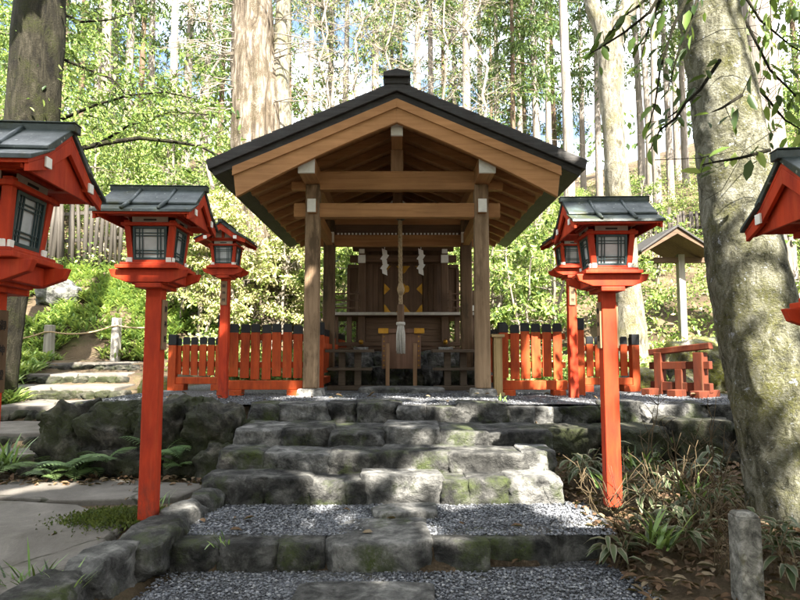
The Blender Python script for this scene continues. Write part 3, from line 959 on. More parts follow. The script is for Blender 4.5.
for y in (8.0, 10.2):
    mb = MB(); mb.box(CX - 1.20, CX + 1.20, y - .07, y + .07, 3.79, 4.045)
    for s in (-1, 1):
        xa, xb = sorted((CX + s * 1.2, CX + s * 1.43))
        mb.prism([(xa, 3.795), (xb, 3.795 + .0), (xb, 3.90), (xa, 3.90)], 'y', y - .065, y + .065)
    mb.build('tie_beam', M['wood_x'], hall, bevel=.008)
    mb = MB(); mb.box(CX - 1.39, CX + 1.39, y - .062, y + .062, 3.415, 3.608)
    mb.build('lower_beam', M['wood_x'], hall, bevel=.008)
    mb = MB(); mb.box(CX - .085, CX + .085, y - .06, y + .06, 4.046, 4.344)
    mb.build('king_post', M['wood_z'], hall, bevel=.006)
    for s in (-1, 1):
        xc = CX + s * 1.13
        mb = MB(); mb.box(xc - .055, xc + .055, y - .20, y - .09, 3.45, 3.625)
        pg = mb.build('beam_nose', M['wood_y'], hall, bevel=.004)
        mb = MB(); mb.box(xc - .057, xc + .057, y - .216, y - .201, 3.448, 3.627)
        mb.build('white_end', M['white'], pg, bevel=.004)
# pale triangles flanking the king post, dark transom board and row of white dentils on the rear frame; lengthwise beams
for s in (-1, 1):
    mb = MB()
    mb.prism([(CX + s * .088, 4.048), (CX + s * .30, 4.048), (CX + s * .20, 4.10), (CX + s * .088, 4.20)], 'y', 10.10, 10.13)
    mb.build('pale_triangle', M['white'], hall, bevel=.004)
mb = MB(); mb.box(CX - 1.08, CX + 1.08, 10.19, 10.22, 3.609, 3.789); mb.build('transom_board', M['dwood_x'], hall)
mb = MB()
for k in range(34):
    x = CX - 1.02 + k * (2.04 / 33)
    mb.box(x - .015, x + .015, 10.145, 10.185, 3.612, 3.642)
mb.build('dentil_trim', M['white'], hall)
for s in (-1, 1):
    for z0, z1, w in ((3.42, 3.60, .055), (3.08, 3.22, .04)):
        if z1 < 3.3: continue
        mb = MB(); mb.beam((CX + s * 1.137, 8.09, (z0 + z1) / 2), (CX + s * 1.165, 10.11, (z0 + z1) / 2), w * 2, z1 - z0)
        mb.build('side_beam', M['wood_y'], hall, bevel=.006)
mb = MB(); mb.box(CX - 1.07, CX + 1.07, 8.95, 9.07, 3.70, 3.84); mb.build('bell_beam', M['wood_x'], hall, bevel=.006)

# bell and rope (hang from the hall: a thing of their own)
bell = empty('bell_rope', (.01, 8.6, 1.9), 'thick twisted bell rope ending in a pale tassel under the gable', 'bell rope')
mb = MB(); mb.lathe(.01, 8.6, [(.02, 3.70), (.05, 3.695), (.085, 3.65), (.095, 3.60), (.085, 3.555), (.05, 3.52), (.015, 3.51)], 18)
mb.build('bell', M['bronze'], bell, smooth=True)
mb = MB()
for k in range(3):
    pts = []
    for i in range(90):
        z = 3.52 - i * (3.52 - 2.27) / 89
        a = i * .42 + k * 2.094
        pts.append((.01 + .015 * math.cos(a) + .008 * math.sin(z * 1.3), 8.6 + .015 * math.sin(a), z))
    mb.tube(pts, .017, 6)
mb.build('rope', M['hemp'], bell, smooth=True)
mb = MB(); mb.tube([(.01, 8.6, 2.60), (.012, 8.6, 2.52), (.012, 8.6, 2.48), (.01, 8.6, 2.42)], [.03, .052, .052, .03], 10)
mb.build('knot', M['hemp'], bell, smooth=True)
mb = MB(); mb.lathe(.01, 8.6, [(.045, 2.0), (.05, 2.02), (.05, 2.27), (.04, 2.29)], 6); mb.build('grip_sleeve', M['dwood_z'], bell)
mb = MB()
for i in range(110):
    a = random.uniform(0, 6.28); r0 = random.uniform(.015, .042); r1 = r0 * random.uniform(1.2, 1.7)
    zb = 1.60 + random.uniform(-.02, .03)
    mb.tube([(.01 + r0 * math.cos(a), 8.6 + r0 * math.sin(a), 2.01), (.01 + r1 * math.cos(a), 8.6 + r1 * math.sin(a), 1.85), (.01 + r1 * 1.02 * math.cos(a + .1), 8.6 + r1 * 1.02 * math.sin(a + .1), zb)], [.007, .007, .006], 5)
mb.lathe(.01, 8.6, [(.02, 1.98), (.062, 1.99), (.066, 2.01), (.06, 2.035), (.02, 2.04)], 14)
mb.build('tassel', M['tassel'], bell, smooth=True)

# ------------------------------------------------------------------ stone dais and inner shrine
dais = empty('stone_dais', (.03, 10, 1.03), 'low dais of dark rough stones beneath the inner shrine', 'dais')
stone_row(dais, 9.95, 1.0, 1.34, breaks(-1.5, 1.6, 8, .4, 31), .7, [M['wall_stone'], S], 500, .03, .16)
stone_row(dais, 10.75, 1.2, 1.62, breaks(-1.5, 1.6, 6, .4, 33), .8, [S, ST, S], 520, .02, .10)
mb = MB(); rock(mb, (.02, 8.75, 1.055), (1.25, .62, .11), 0, 7, .06, 3, seed=540, flat_top=.2, fine=True)
setp(mb.build('stepping_stone', ST, smooth=True), 'broad flat stone under the bell rope inside the hall', 'stepping stone', 'flat stepping stones in the gravel')

IX = .06
ish = empty('inner_shrine', (IX, 11.2, 1.62), 'dark wooden inner shrine with gilt fitted doors in deep shade', 'shrine')
DZ, DX = M['dwood_z'], M['dwood_x']
for s in (-1, 1):
    mb = MB(); mb.box(IX + s * .775 - .065, IX + s * .775 + .065, 11.13, 11.26, 1.70, 3.50); p = mb.build('pillar', DZ, ish, bevel=.01)
    mb = MB(); mb.box(IX + s * .775 - .07, IX + s * .775 + .07, 11.10, 11.128, 3.27, 3.42); mb.box(IX + s * .775 - .05, IX + s * .775 + .05, 11.10, 11.128, 3.45, 3.53)
    mb.build('white_end', M['white'], p, bevel=.004)
    mb = MB(); mb.lathe(IX + s * .775, 11.05, [(.012, 1.745), (.036, 1.755), (.045, 1.79), (.036, 1.825), (.012, 1.84)], 12); mb.build('gilt_knob', M['gold'], p, smooth=True)
    mb = MB(); mb.box(IX + s * .775 - .13, IX + s * .775 + .13, 10.95, 11.25, 1.60, 1.699); mb.build('base_stone', M['foot_stone'], ish, bevel=.01)
mb = MB(); mb.box(IX - 1.22, IX + 1.22, 11.07, 11.125, 1.72, 1.79); mb.box(IX - 1.22, IX + 1.22, 11.05, 11.12, 1.655, 1.69); mb.build('sill_beam', DX, ish, bevel=.006)
mb = MB()
for k in range(4): mb.box(IX - .70, IX + .70, 11.20 + .004 * k, 11.24, 1.80 + k * .115, 1.912 + k * .115)
mb.build('plank_skirt', DX, ish, bevel=.004)
mb = MB(); mb.box(IX - 1.36, IX + 1.36, 10.98, 12.9, 2.27, 2.33); mb.build('veranda', DX, ish, bevel=.006)
mb = MB(); mb.box(IX - 1.36, IX + 1.36, 10.955, 10.979, 2.285, 2.335); mb.build('veranda_edge', M['cream'], ish)
mb = MB(); mb.box(IX - .72, IX + .72, 11.38, 12.9, 2.33, 3.6)
for s in (-1, 1):
    for k in range(3): mb.box(IX + s * (.42 + k * .1) - .045, IX + s * (.42 + k * .1) + .045, 11.355, 11.379, 2.35, 3.28)
mb.build('wall', DZ, ish, bevel=.004)
for s in (-1, 1):
    xa, xb = sorted((IX + s * .005, IX + s * .36))
    mb = MB(); mb.box(xa, xb, 11.33, 11.378, 2.36, 3.24); d = mb.build('door', DZ, ish, bevel=.005)
    for (zz, top) in ((2.36, 0), (3.24, 1), (2.80, 2)):
        for e in (0, 1):
            xe = xa if e == 0 else xb
            dr = 1 if e == 0 else -1
            mb = MB()
            if top == 2: poly = [(xe, zz - .11), (xe + dr * .11, zz), (xe, zz + .11)]
            else:
                u = 1 if top == 0 else -1
                poly = [(xe, zz), (xe + dr * .13, zz), (xe + dr * .09, zz + u * .04), (xe + dr * .035, zz + u * .12), (xe, zz + u * .15)]
            mb.prism(poly, 'y', 11.318, 11.3295)
            mb.build('gilt_fitting', M['gold'], d)
    mb = MB()
    for k in range(8):
        a = k * math.pi / 4
    mb.prism([(IX + s * .04 + (.035 if s > 0 else -.035) +   .045 * math.cos(2 * math.pi * k / 8), 2.80 + .07 * math.sin(2 * math.pi * k / 8)) for k in range(8)], 'y', 11.310, 11.3175)
    mb.build('gilt_boss', M['gold'], d)
mb = MB(); mb.box(IX - 1.0, IX + 1.0, 11.14, 11.25, 3.29, 3.42); mb.box(IX - .95, IX + .95, 11.15, 11.24, 3.50, 3.60); mb.build('lintel', DX, ish, bevel=.008)
for s in (-1, 1):
    xs2 = sorted((IX + s * .74, IX + s * 1.05))
    mb = MB(); mb.box(xs2[0], xs2[1], 11.50, 11.54, 2.34, 3.22); mb.box(xs2[0] - .02, xs2[1] + .02, 11.47, 11.57, 3.225, 3.29)
    for e in xs2: mb.box(e - .03, e + .03, 11.47, 11.57, 2.34, 3.22)
    mb.build('side_screen', DZ, ish, bevel=.004)
    mb = MB()
    xo = IX + s * 1.30
    for zz in (2.42, 2.56, 2.68): mb.box(*sorted((IX + s * .80, xo + s * .06)), 10.99, 11.02, zz - .014, zz + .014)
    for xx in (xo, IX + s * .86): mb.box(xx - .025, xx + .025, 10.985, 11.03, 2.34, 2.74)
    mb.build('railing', DX, ish, bevel=.003)
    mb = MB(); mb.box(xo - .03, xo + .03, 10.955, 10.978, 2.36, 2.46); mb.build('white_end', M['white'], ish)
    for xx, ww in ((xo - s * .04, .055), (xo - s * .30, .045)):
        mb = MB(); mb.box(xx - ww, xx + ww, 11.08, 11.2, 1.62, 2.268); mb.build('veranda_post', DZ, ish, bevel=.006)
# roof of the inner shrine: front eave under the hall's roof
mb = MB()
prof = [(10.75, 3.70), (11.6, 3.80), (12.5, 3.93), (13.0, 4.4), (13.6, 4.9), (14.6, 4.3), (14.6, 4.2), (13.6, 4.78), (13.0, 4.28), (12.5, 3.84), (11.6, 3.72), (10.75, 3.63)]
mb.prism(prof, 'x', IX - 1.55, IX + 1.55); mb.build('roof', M['thatch'], ish)
mb = MB()
for k in range(27):
    x = IX - 1.38 + k * (2.76 / 26)
    mb.prism([(10.86, 3.628), (11.6, 3.716), (11.6, 3.66), (10.86, 3.572)], 'x', x - .026, x + .026)
mb.build('rafters', M['wood_y'], ish)
mb = MB()
for k in range(27):
    x = IX - 1.38 + k * (2.76 / 26)
    mb.box(x - .029, x + .029, 10.845, 10.8595, 3.568, 3.63)
o = mb.build('white_rafter_ends', M['white'], ish)
mb = MB(); mb.box(IX - 1.0, IX + 1.0, 12.8, 12.9, 1.62, 2.3); mb.build('rear_skirt', DX, ish)

# paper streamers
for s, lab in ((-1, 'left white folded paper streamer before the gilt doors'), (1, 'right white folded paper streamer before the gilt doors')):
    x0 = .05 + s * .325 ; mb = MB()
    z = 3.44; dx = 0
    for k in range(5):
        sg = 1 if k % 2 == 0 else -1
        y = 10.62 + .006 * k
        mb.hexa([(x0 - .06 + .02 * sg, y, z - .09), (x0 + .03 + .02 * sg, y, z - .13), (x0 + .03 + .02 * sg, y + .003, z - .13), (x0 - .06 + .02 * sg, y + .003, z - .09),
                 (x0 - .03 - .02 * sg, y + .01, z + .02), (x0 + .06 - .02 * sg, y + .01, z - .02), (x0 + .06 - .02 * sg, y + .013, z - .02), (x0 - .03 - .02 * sg, y + .013, z + .02)])
        z -= .085
    mb.box(x0 - .006, x0 + .006, 10.625, 10.632, 3.44, 3.58)
    setp(mb.build('paper_streamer', M['paperw']), lab, 'paper streamer', 'white zigzag paper streamers')

# offering box with its guard posts
ob = empty('offering_box', (.02, 9.5, 1.34), 'brown wooden offering box with gilt corners and studded edges', 'offering box')
mb = MB(); mb.box(-.285, .325, 9.42, 9.85, 1.345, 1.90); mb.build('body', M['boxwood'], ob, bevel=.008)
mb = MB(); mb.box(-.33, .37, 9.39, 9.88, 1.902, 1.97); rim = mb.build('rim', M['boxwood'], ob, bevel=.006)
for s in (-1, 1):
    xa, xb = sorted((.02 + s * .36, .02 + s * .20))
    mb = MB(); mb.box(xa, xb, 9.372, 9.40, 1.895, 1.98); mb.build('gilt_fitting', M['gold'], rim, bevel=.004)
    mb = MB()
    for k in range(7):
        z = 1.40 + k * .075
        mb = MB(); mb.prism([(.02 + s * .272 + .012 * math.cos(a * .785), z + .012 * math.sin(a * .785)) for a in range(8)], 'y', 9.405, 9.419); mb.build('gilt_stud', M['gold'], ob)
    mb = MB(); mb.box(.02 + s * .21 - .03, .02 + s * .21 + .03, 9.22, 9.28, 1.03, 1.74); mb.build('guard_post', M['wood_z'], ob, bevel=.006)
mb = MB(); mb.box(-.2, .24, 9.225, 9.275, 1.62, 1.68)
for s, lab in ((-1, 'dark slatted offering table left of the offering box'), (1, 'dark slatted offering table right of the offering box')):
    tb = empty('offering_table', (.05 + s * .83, 9.15, 1.03), lab, 'table', 'dark offering tables')
    xc = .04 + s * .80
    mb = MB(); mb.box(xc - .36, xc + .36, 8.98, 9.38, 1.60, 1.645); mb.build('top', M['table'], tb, bevel=.006)
    for e in (-1, 1):
        mb = MB(); mb.box(xc + e * .12 - .05, xc + e * .12 + .05, 9.12, 9.24, 1.10, 1.60); mb.build('leg', M['table'], tb, bevel=.006)
    mb = MB(); mb.box(xc - .34, xc + .34, 9.06, 9.30, 1.33, 1.37); mb.build('shelf', M['table'], tb, bevel=.005)
    mb = MB(); mb.box(xc - .33, xc + .33, 9.05, 9.31, 1.035, 1.10); mb.build('foot_rail', M['table'], tb, bevel=.005)
pl = empty('pedestal', (1.27, 8.0, 1.03), 'fresh pale wooden pedestal beside the right front hall post', 'pedestal')
pxc = W(497.5, 370, 8.0).x
mb = MB(); mb.box(pxc - .055, pxc + .055, 7.93, 8.07, 1.04, 1.80); mb.box(pxc - .03, pxc + .03, 7.915, 7.929, 1.06, 1.78); mb.build('shaft', M['pale_wood'], pl, bevel=.005)
mb = MB(); mb.box(pxc - .085, pxc + .085, 7.9, 8.1, 1.802, 1.84); mb.build('cap', M['pale_wood'], pl, bevel=.005)
mb = MB(); mb.box(pxc - .08, pxc + .08, 7.9, 8.1, 1.03, 1.075); mb.build('plinth', M['pale_wood'], pl, bevel=.005)

# ------------------------------------------------------------------ vermilion picket fences
def picket_fence(x0, x1, y, zt, pw, pitch, label, ends, rail=(.08, .20), low=.235, seed=0, foot=True):
    r = random.Random(seed)
    f = empty('picket_fence', ((x0 + x1) / 2, y, 1.03), label, 'fence', 'vermilion picket fences with black tips')
    mb = MB(); mb.box(x0, x1, y - .05, y + .05, 1.03 + rail[0], 1.03 + rail[1]); mb.build('bottom_rail', M['fence_red'], f, bevel=.006)
    mb = MB()
    for zz in (1.03 + low + .17, zt - .17): mb.box(x0, x1, y + .03, y + .06, zz - .04, zz + .04)
    mb.build('cross_rail', M['fence_red'], f, bevel=.004)
    n = round((x1 - x0) / pitch)
    for k in range(n):
        x = x0 + pitch * (k + .5) + r.uniform(-.004, .004)
        zb = 1.03 + low + r.uniform(-.025, .02); tt = zt + r.uniform(-.012, .012); l = r.uniform(-.006, .006)
        mb = MB()
        mb.hexa([(x - pw / 2, y, zb), (x + pw / 2, y, zb), (x + pw / 2, y + .028, zb), (x - pw / 2, y + .028, zb),
                 (x - pw / 2 + l, y, tt - .115), (x + pw / 2 + l, y, tt - .115), (x + pw / 2 + l, y + .028, tt - .115), (x - pw / 2 + l, y + .028, tt - .115)])
        p = mb.build('picket', M['fence_red'], f, bevel=.004)
        mb = MB(); c = .018
        mb.prism([(x - pw / 2 + l - .001, tt - .114), (x + pw / 2 + l + .001, tt - .114), (x + pw / 2 + l + .001, tt - c), (x + pw / 2 + l - c, tt), (x - pw / 2 + l + c, tt), (x - pw / 2 + l - .001, tt - c)], 'y', y - .001, y + .029)
        mb.build('black_tip', M['black'], p, bevel=.003)
    for (x, h, w) in ends:
        mb = MB(); mb.box(x - w / 2, x + w / 2, y - w / 2 - .01, y + w / 2 - .01, 1.03, h - .16); p = mb.build('post', M['fence_red'], f, bevel=.008)
        mb = MB(); mb.box(x - w / 2 - .003, x + w / 2 + .003, y - w / 2 - .013, y + w / 2 - .007, h - .159, h); mb.build('black_tip', M['black'], p, bevel=.006)
    if foot:
        for x in (x0 + .12, x1 - .12):
            mb = MB(); mb.box(x - .08, x + .08, y - .10, y + .10, 1.025, 1.03 + rail[0] - .002); mb.build('foot_block', M['fence_red'], f, bevel=.006)
    return f
picket_fence(-2.29, -1.29, 8.05, 1.975, .119, .143, 'tall vermilion fence between left lantern post and left hall post', [(-2.36, 2.10, .12)], seed=1)
picket_fence(-3.42, -2.62, 9.1, 1.83, .102, .125, 'lower vermilion fence far left, set back behind the red lantern', [(-3.42, 1.87, .115)], rail=(.10, .20), low=.225, seed=2)
picket_fence(1.32, 2.22, 8.05, 1.985, .119, .143, 'tall vermilion fence right of the pale wooden pedestal', [(2.38, 2.06, .13)], seed=3)
picket_fence(2.62, 3.46, 8.9, 1.83, .102, .125, 'lower vermilion fence at far right beside the low red stand', [(3.46, 1.87, .11)], rail=(.10, .20), low=.225, seed=4)
def side_fence(x, label, seed):
    r = random.Random(seed)
    f = empty('picket_fence', (x, 10.5, 1.03), label, 'fence', 'vermilion picket fences with black tips')
    mb = MB(); mb.box(x - .04, x + .04, 9.0, 13.2, 1.12, 1.22); mb.box(x + .02, x + .05, 9.0, 13.2, 1.66, 1.74); mb.build('rail', M['fence_red'], f)
    for k in range(28):
        y = 9.05 + k * .148
        mb = MB(); mb.box(x - .03, x, y - .05, y + .05, 1.28, 1.86); p = mb.build('picket', M['fence_red'], f)
        mb = MB(); mb.box(x - .031, x + .001, y - .051, y + .051, 1.861, 1.97); mb.build('black_tip', M['black'], p)
    mb = MB(); mb.box(x - .055, x + .055, 8.92, 9.03, 1.03, 1.86); p = mb.build('post', M['fence_red'], f, bevel=.006)
    mb = MB(); mb.box(x - .058, x + .058, 8.917, 9.033, 1.861, 2.05); mb.build('black_tip', M['black'], p, bevel=.004)
side_fence(-1.19, 'vermilion fence running back along the left side of the inner shrine', 5)
side_fence(1.52, 'vermilion fence running back along the right side of the inner shrine', 6)

# ------------------------------------------------------------------ red lanterns
def make_lantern():
    root = empty('red_lantern', (0, 0, 0), 'x', 'lantern', 'vermilion wooden lanterns on posts')
    RD = M['red']
    mb = MB(); mb.taper(0, 0, 0.0, 1.70, .058, .058, .056, .056); mb.build('post', RD, root, bevel=.008)
    mb = MB()
    for y in (-.15, .15):     # crossed boat-ended bearers
        mb.prism([(-.275, 1.765), (-.255, 1.712), (-.15, 1.672), (.15, 1.672), (.255, 1.712), (.275, 1.765)], 'y', y - .022, y + .022)
    for x in (-.15, .15):
        mb.box(x - .022, x + .022, -.127, .127, 1.676, 1.763)
    mb.box(-.128, .128, -.128, .128, 1.66, 1.76)
    mb.box(-.09, .09, -.17, .17, 1.635, 1.669)
    mb.build('bearer', RD, root, bevel=.005)
    mb = MB(); mb.box(-.215, .215, -.215, .215, 1.766, 1.792); mb.box(-.19, .19, -.19, .19, 1.7925, 1.812); mb.build('plinth', RD, root, bevel=.004)
    b0, b1, zb, zt = .152, .180, 1.813, 2.112       # half widths at foot and head
    mb = MB()
    for sx in (-1, 1):
        for sy in (-1, 1):
            p = [(sx * (b0 - .0) , sy * b0, zb), (sx * (b0 - .042), sy * b0, zb), (sx * (b0 - .042), sy * (b0 - .042), zb), (sx * b0, sy * (b0 - .042), zb)]
            q_ = [(sx * b1, sy * b1, zt), (sx * (b1 - .042), sy * b1, zt), (sx * (b1 - .042), sy * (b1 - .042), zt), (sx * b1, sy * (b1 - .042), zt)]
            mb = MB(); mb.hexa(p + q_)
            mb.build('corner_post', RD, root, bevel=.004)
    mb = MB()
    for s in (-1, 1):
        mb = MB(); mb.box(-.192, .192, s * .176 - .02, s * .176 + .02, 2.071, 2.095); mb.build('frame_rail', RD, root, bevel=.003)
        mb = MB(); mb.box(s * .176 - .019, s * .176 + .019, -.193, .193, 2.072, 2.094); mb.build('frame_rail', RD, root, bevel=.003)
        mb = MB(); mb.box(-.150, .150, s * .146 - .012, s * .146 + .012, 1.814, 1.832); mb.build('sill_rail', RD, root, bevel=.003)
        mb = MB(); mb.box(s * .146 - .011, s * .146 + .011, -.149, .149, 1.815, 1.831); mb.build('sill_rail', RD, root, bevel=.003)
    for k in range(4):
        rot = Matrix.Rotation(k * math.pi / 2, 4, 'Z')
        def face(u, z, off):      # u across the face, z up, off outward from the tapering face
            f_ = (z - zb) / (zt - zb)
            return rot @ Vector((u, -(b0 + (b1 - b0) * f_) + .018 - off, z))
        def bar(mbx, u0, u1, z0, z1, o0, o1):
            mbx.hexa([face(u0, z0, o0), face(u1, z0, o0), face(u1, z0, o1), face(u0, z0, o1), face(u0, z1, o0), face(u1, z1, o0), face(u1, z1, o1), face(u0, z1, o1)])
        mb = MB(); wl = .118
        bar(mb, -wl, -wl + .018, 1.833, 2.070, 0, .014); bar(mb, wl - .018, wl, 1.833, 2.070, 0, .014)
        bar(mb, -wl + .018, wl - .018, 1.833, 1.850, 0, .0138); bar(mb, -wl + .018, wl - .018, 2.053, 2.070, 0, .0138)
        for u in (-.074, -.052, .052, .074): bar(mb, u - .0035, u + .0035, 1.85, 2.053, .002, .010)
        for z in (1.880, 1.900, 2.003, 2.023): bar(mb, -wl + .018, wl - .018, z - .0035, z + .0035, .001, .008)
        w_ = mb.build('window', M['teal'], root, bevel=.0012)
        mb = MB(); bar(mb, -wl + .01, wl - .01, 1.842, 2.063, -.008, -.002); mb.build('paper', M['paper'], w_)
        mb = MB(); bar(mb, -.125, .125, 2.097, 2.137, 0, .006); v_ = mb.build('vent_board', M['cream'], root)
        mb = MB(); bar(mb, -.045, .045, 2.110, 2.122, .0062, .0075); mb.build('vent_slot', M['slot'], v_)
        for s in (-1, 1):
            mb = MB(); bar(mb, s * .135 - .018, s * .135 + .018, 1.814, 1.848, .0185, .031); mb.build('white_block', M['white'], root, bevel=.003)
    mb = MB(); mb.box(-.185, .185, -.172, .172, 2.138, 2.155); mb.build('wall_plate', RD, root, bevel=.003)
    # gable walls, purlins, boards under the eaves
    def rz(y): 
        a = abs(y)
        return 2.365 - .74 * a if a < .20 else 2.217 - .48 * (a - .20)
    for s in (-1, 1):
        mb = MB(); mb.prism([(-.175, 2.156), (.175, 2.156), (.10, rz(.10) - .02), (0, rz(0) - .03), (-.10, rz(.1) - .02)], 'x', s * .165 - .008, s * .165 + .008); g = mb.build('gable', M['cream'], root)
        mb = MB(); mb.box(s * .185 - .012, s * .185 + .012, -.018, .018, 2.155, 2.335); mb.build('king_post', RD, g, bevel=.002)
        mb = MB(); mb.box(s * .185 - .014, s * .185 + .014, -.20, .20, 2.1555, 2.180); mb.build('tie', RD, g, bevel=.002)
    for y, z in ((-.200, 2.142), (.200, 2.142), (0, 2.295)):
        w2 = .022
        hl = .326 if y else .275
        mb = MB(); mb.box(-hl, hl, y - w2, y + w2, z, z + .042); p = mb.build('purlin', RD, root, bevel=.003)
        for s in (-1, 1):
            mb = MB(); mb.box(*sorted((s * (hl + .0005), s * (hl + .008))), y - w2 - .001, y + w2 + .001, z - .001, z + .043); mb.build('white_end', M['white'], p)
    mb = MB()
    for s in (-1, 1):
        mb.prism([(s * 0.0, rz(0) - .012), (s * .20, rz(.2) - .012), (s * .342, rz(.342) - .012), (s * .342, rz(.342) - .03), (s * .20, rz(.2) - .03), (s * 0.0, rz(0) - .032)], 'x', -.325, .325)
    mb.build('eave_board', RD, root, bevel=.002)
    for e in (-1, 1):
        mb = MB()
        for s in (-1, 1):
            mb.prism([(0, rz(0) - .0325), (s * .20, rz(.2) - .0305), (s * .335, rz(.335) - .0305), (s * .335, rz(.335) - .065), (s * .20, rz(.2) - .085), (0, rz(0) - .10)], 'x', e * .316 - .009, e * .316 + .009)
        mb.build('bargeboard', RD, root, bevel=.002)
        mb = MB()
        zb_ = rz(.33) - .05
        mb.prism([(-.32, zb_), (.32, zb_), (.328, rz(.328) - .034), (.20, rz(.2) - .034), (0, rz(0) - .036), (-.20, rz(.2) - .034), (-.328, rz(.328) - .034)], 'x', e * .292 - .006, e * .292 + .006)
        mb.build('gable_board', RD, root, bevel=.002)
    mb = MB()
    for s in (-1, 1):
        mb.prism([(s * .006, rz(0) + .020), (s * .22, rz(.20) + .014), (s * .222, rz(.20) + .001), (s * .20, rz(.2) - .011), (s * .006, rz(0) - .011)], 'x', -.335, .335)
        mb.prism([(s * .17, rz(.17) - .004), (s * .352, rz(.35) + .008), (s * .357, rz(.357) - .010), (s * .347, rz(.347) - .0115), (s * .17, rz(.17) - .0115)], 'x', -.342, .342)
    rf = mb.build('roof', M['roof'], root, bevel=.003)
    mb = MB(); mb.box(-.352, .352, -.030, .030, 2.362, 2.398); mb.box(-.354, .354, -.036, .036, 2.3985, 2.406); mb.build('ridge_cap', M['roof'], rf, bevel=.004)
    for x in (-.125, .125):
        mb = MB()
        for s in (-1, 1):
            mb.tube([(x, s * .03, 2.372), (x, s * .10, rz(.10) + .028), (x, s * .18, rz(.18) + .022), (x, s * .235, rz(.235) + .028), (x, s * .31, rz(.31) + .022), (x, s * .36, rz(.36) + .016)], [.013, .013, .013, .014, .014, .012], 7)
        mb.build('roof_batten', M['roof'], rf, smooth=True)
    return root

proto = make_lantern()
spots = [((-1.775, 4.35, .42), 2, 1.0, 'whole red lantern at left whose post stands by the mossy paving', '+x'),
         ((1.605, 4.64, .45), -2, .985, 'sunlit red lantern at right standing among the bamboo grass', '-x'),
         ((-2.205, 7.55, 1.03), 90, .915, 'smaller looking red lantern before the left picket fence, gable to the front', '-y'),
         ((2.165, 7.55, 1.03), 90, .915, 'red lantern before the right picket fence, half behind the sunlit lantern', '-y'),
         ((-1.81, 2.62, .225), 4, 1.0, 'red lantern cut off by the left edge of the photo', '+x'),
         ((1.88, 2.36, .02), -6, 1.0, 'red lantern cut off by the right edge of the photo', '-x')]
TXT = '御神燈'
for i, (loc, deg, sc, lab, side) in enumerate(spots):
    o = proto if i == 0 else copy_tree(proto)
    o.location = loc; o.rotation_euler = (0, 0, R(deg)); o.scale = (sc, sc, sc)
    o['label'] = lab
    if deg == 90:       # these two have open gables and bearers lying parallel to the fence
        for ch in list(o.children):
            if ch.name.startswith('gable_board'): bpy.data.objects.remove(ch)
            elif ch.name.startswith('bearer'): ch.rotation_euler = (0, 0, R(-90))
    # wooden name plaque on the post
    a = {'-y': -90, '+x': 90, '-x': -90}[side]
    z0, z1 = 1.20, 1.56
    if side == '-y': z0, z1 = 1.27, 1.60
    rot = Matrix.Rotation(R(a), 4, 'Z')
    u0 = 0.0 if side != '-y' else -.005
    mb = MB()
    def P(u, y, z): return rot @ Vector((u, y, z))
    mb.hexa([P(u0 - .042, -.072, z0), P(u0 + .042, -.072, z0), P(u0 + .042, -.057, z0), P(u0 - .042, -.057, z0), P(u0 - .042, -.072, z1), P(u0 + .042, -.072, z1), P(u0 + .042, -.057, z1), P(u0 - .042, -.057, z1)])
    me_o = mb.build('name_plaque', M['plaque'], None, bevel=.003)
    me_o.parent = o
    for k, ch in enumerate(TXT):
        cu = bpy.data.curves.new('lettering', 'FONT')
        cu.body = ch; cu.size = .05; cu.align_x = 'CENTER'; cu.align_y = 'CENTER'; cu.extrude = .0008
        cu.materials.append(M['ink'])
        tmp = bpy.data.objects.new('lettering', cu)
        me_t = bpy.data.meshes.new_from_object(tmp)
        bpy.data.objects.remove(tmp)
        to = bpy.data.objects.new('lettering', me_t)
        col.objects.link(to)
        to.parent = me_o
        to.location = P(u0, -.0735, z1 - .07 - k * (z1 - z0 - .10) / 2.4)
        to.rotation_euler = (R(90), 0, R(a))

# ------------------------------------------------------------------ low red stand, posts, small structures
st = empty('red_stand', (3.55, 7.9, 1.03), 'low weathered red wooden stand on the court beside the great tree', 'stand', None)
a_ = Vector((3.50, 8.25, 0)); b_ = Vector((3.90, 7.70, 0)); dv = (b_ - a_).normalized()
def at_(t, z, off=0): 
    n_ = Vector((-dv.y, dv.x, 0)) * off
    p = a_.lerp(b_, t) + n_
    return (p.x, p.y, z)
RS = M['stand_red']
mb = MB(); mb.beam(at_(-.12, 1.60), at_(1.12, 1.685), .10, .085); mb.build('top_beam', RS, st, bevel=.012)
mb = MB(); mb.beam(at_(-.12, 1.42), at_(1.10, 1.44), .08, .10); mb.build('middle_beam', RS, st, bevel=.006)
mb = MB(); mb.beam(at_(-.10, 1.15), at_(1.10, 1.15), .09, .12); mb.build('bottom_beam', RS, st, bevel=.006)
for tt, w in ((.08, .13), (.50, .12), (.90, .15)):
    p = at_(tt, 0); mb = MB(); mb.beam((p[0], p[1], 1.04), (p[0], p[1], 1.60 if tt != .5 else 1.38), w, w * .8, tuple(dv)); mb.build('upright', RS, st, bevel=.006)
for tt in (.02, .55, 1.0):
    for off in (-.22,):
        mb = MB(); p0 = at_(tt, 1.075, -.30); p1 = at_(tt, 1.075, .22); mb.beam(p0, p1, .12, .09); mb.build('foot_beam', RS, st, bevel=.006)

mb = MB()
pz = hz(1.97, 3.44)
c0 = W(743.5, 508, 3.42)
for (w, z) in (): pass
mb.taper(c0.x, 3.42, .0, .70, .062, .062, .060, .060)
mb.taper(c0.x, 3.42, .70, .722, .060, .060, .045, .045)
cp = mb.build('concrete_post', M['concrete'], None, bevel=.008)
setp(cp, 'short weathered concrete marker post at the foot of the great tree', 'post')
mb = MB(); mb.tube([(c0.x + .04, 3.41, .61), (c0.x + .075, 3.395, .61)], .016, 10); mb.build('iron_pin', M['black'], cp, smooth=True)

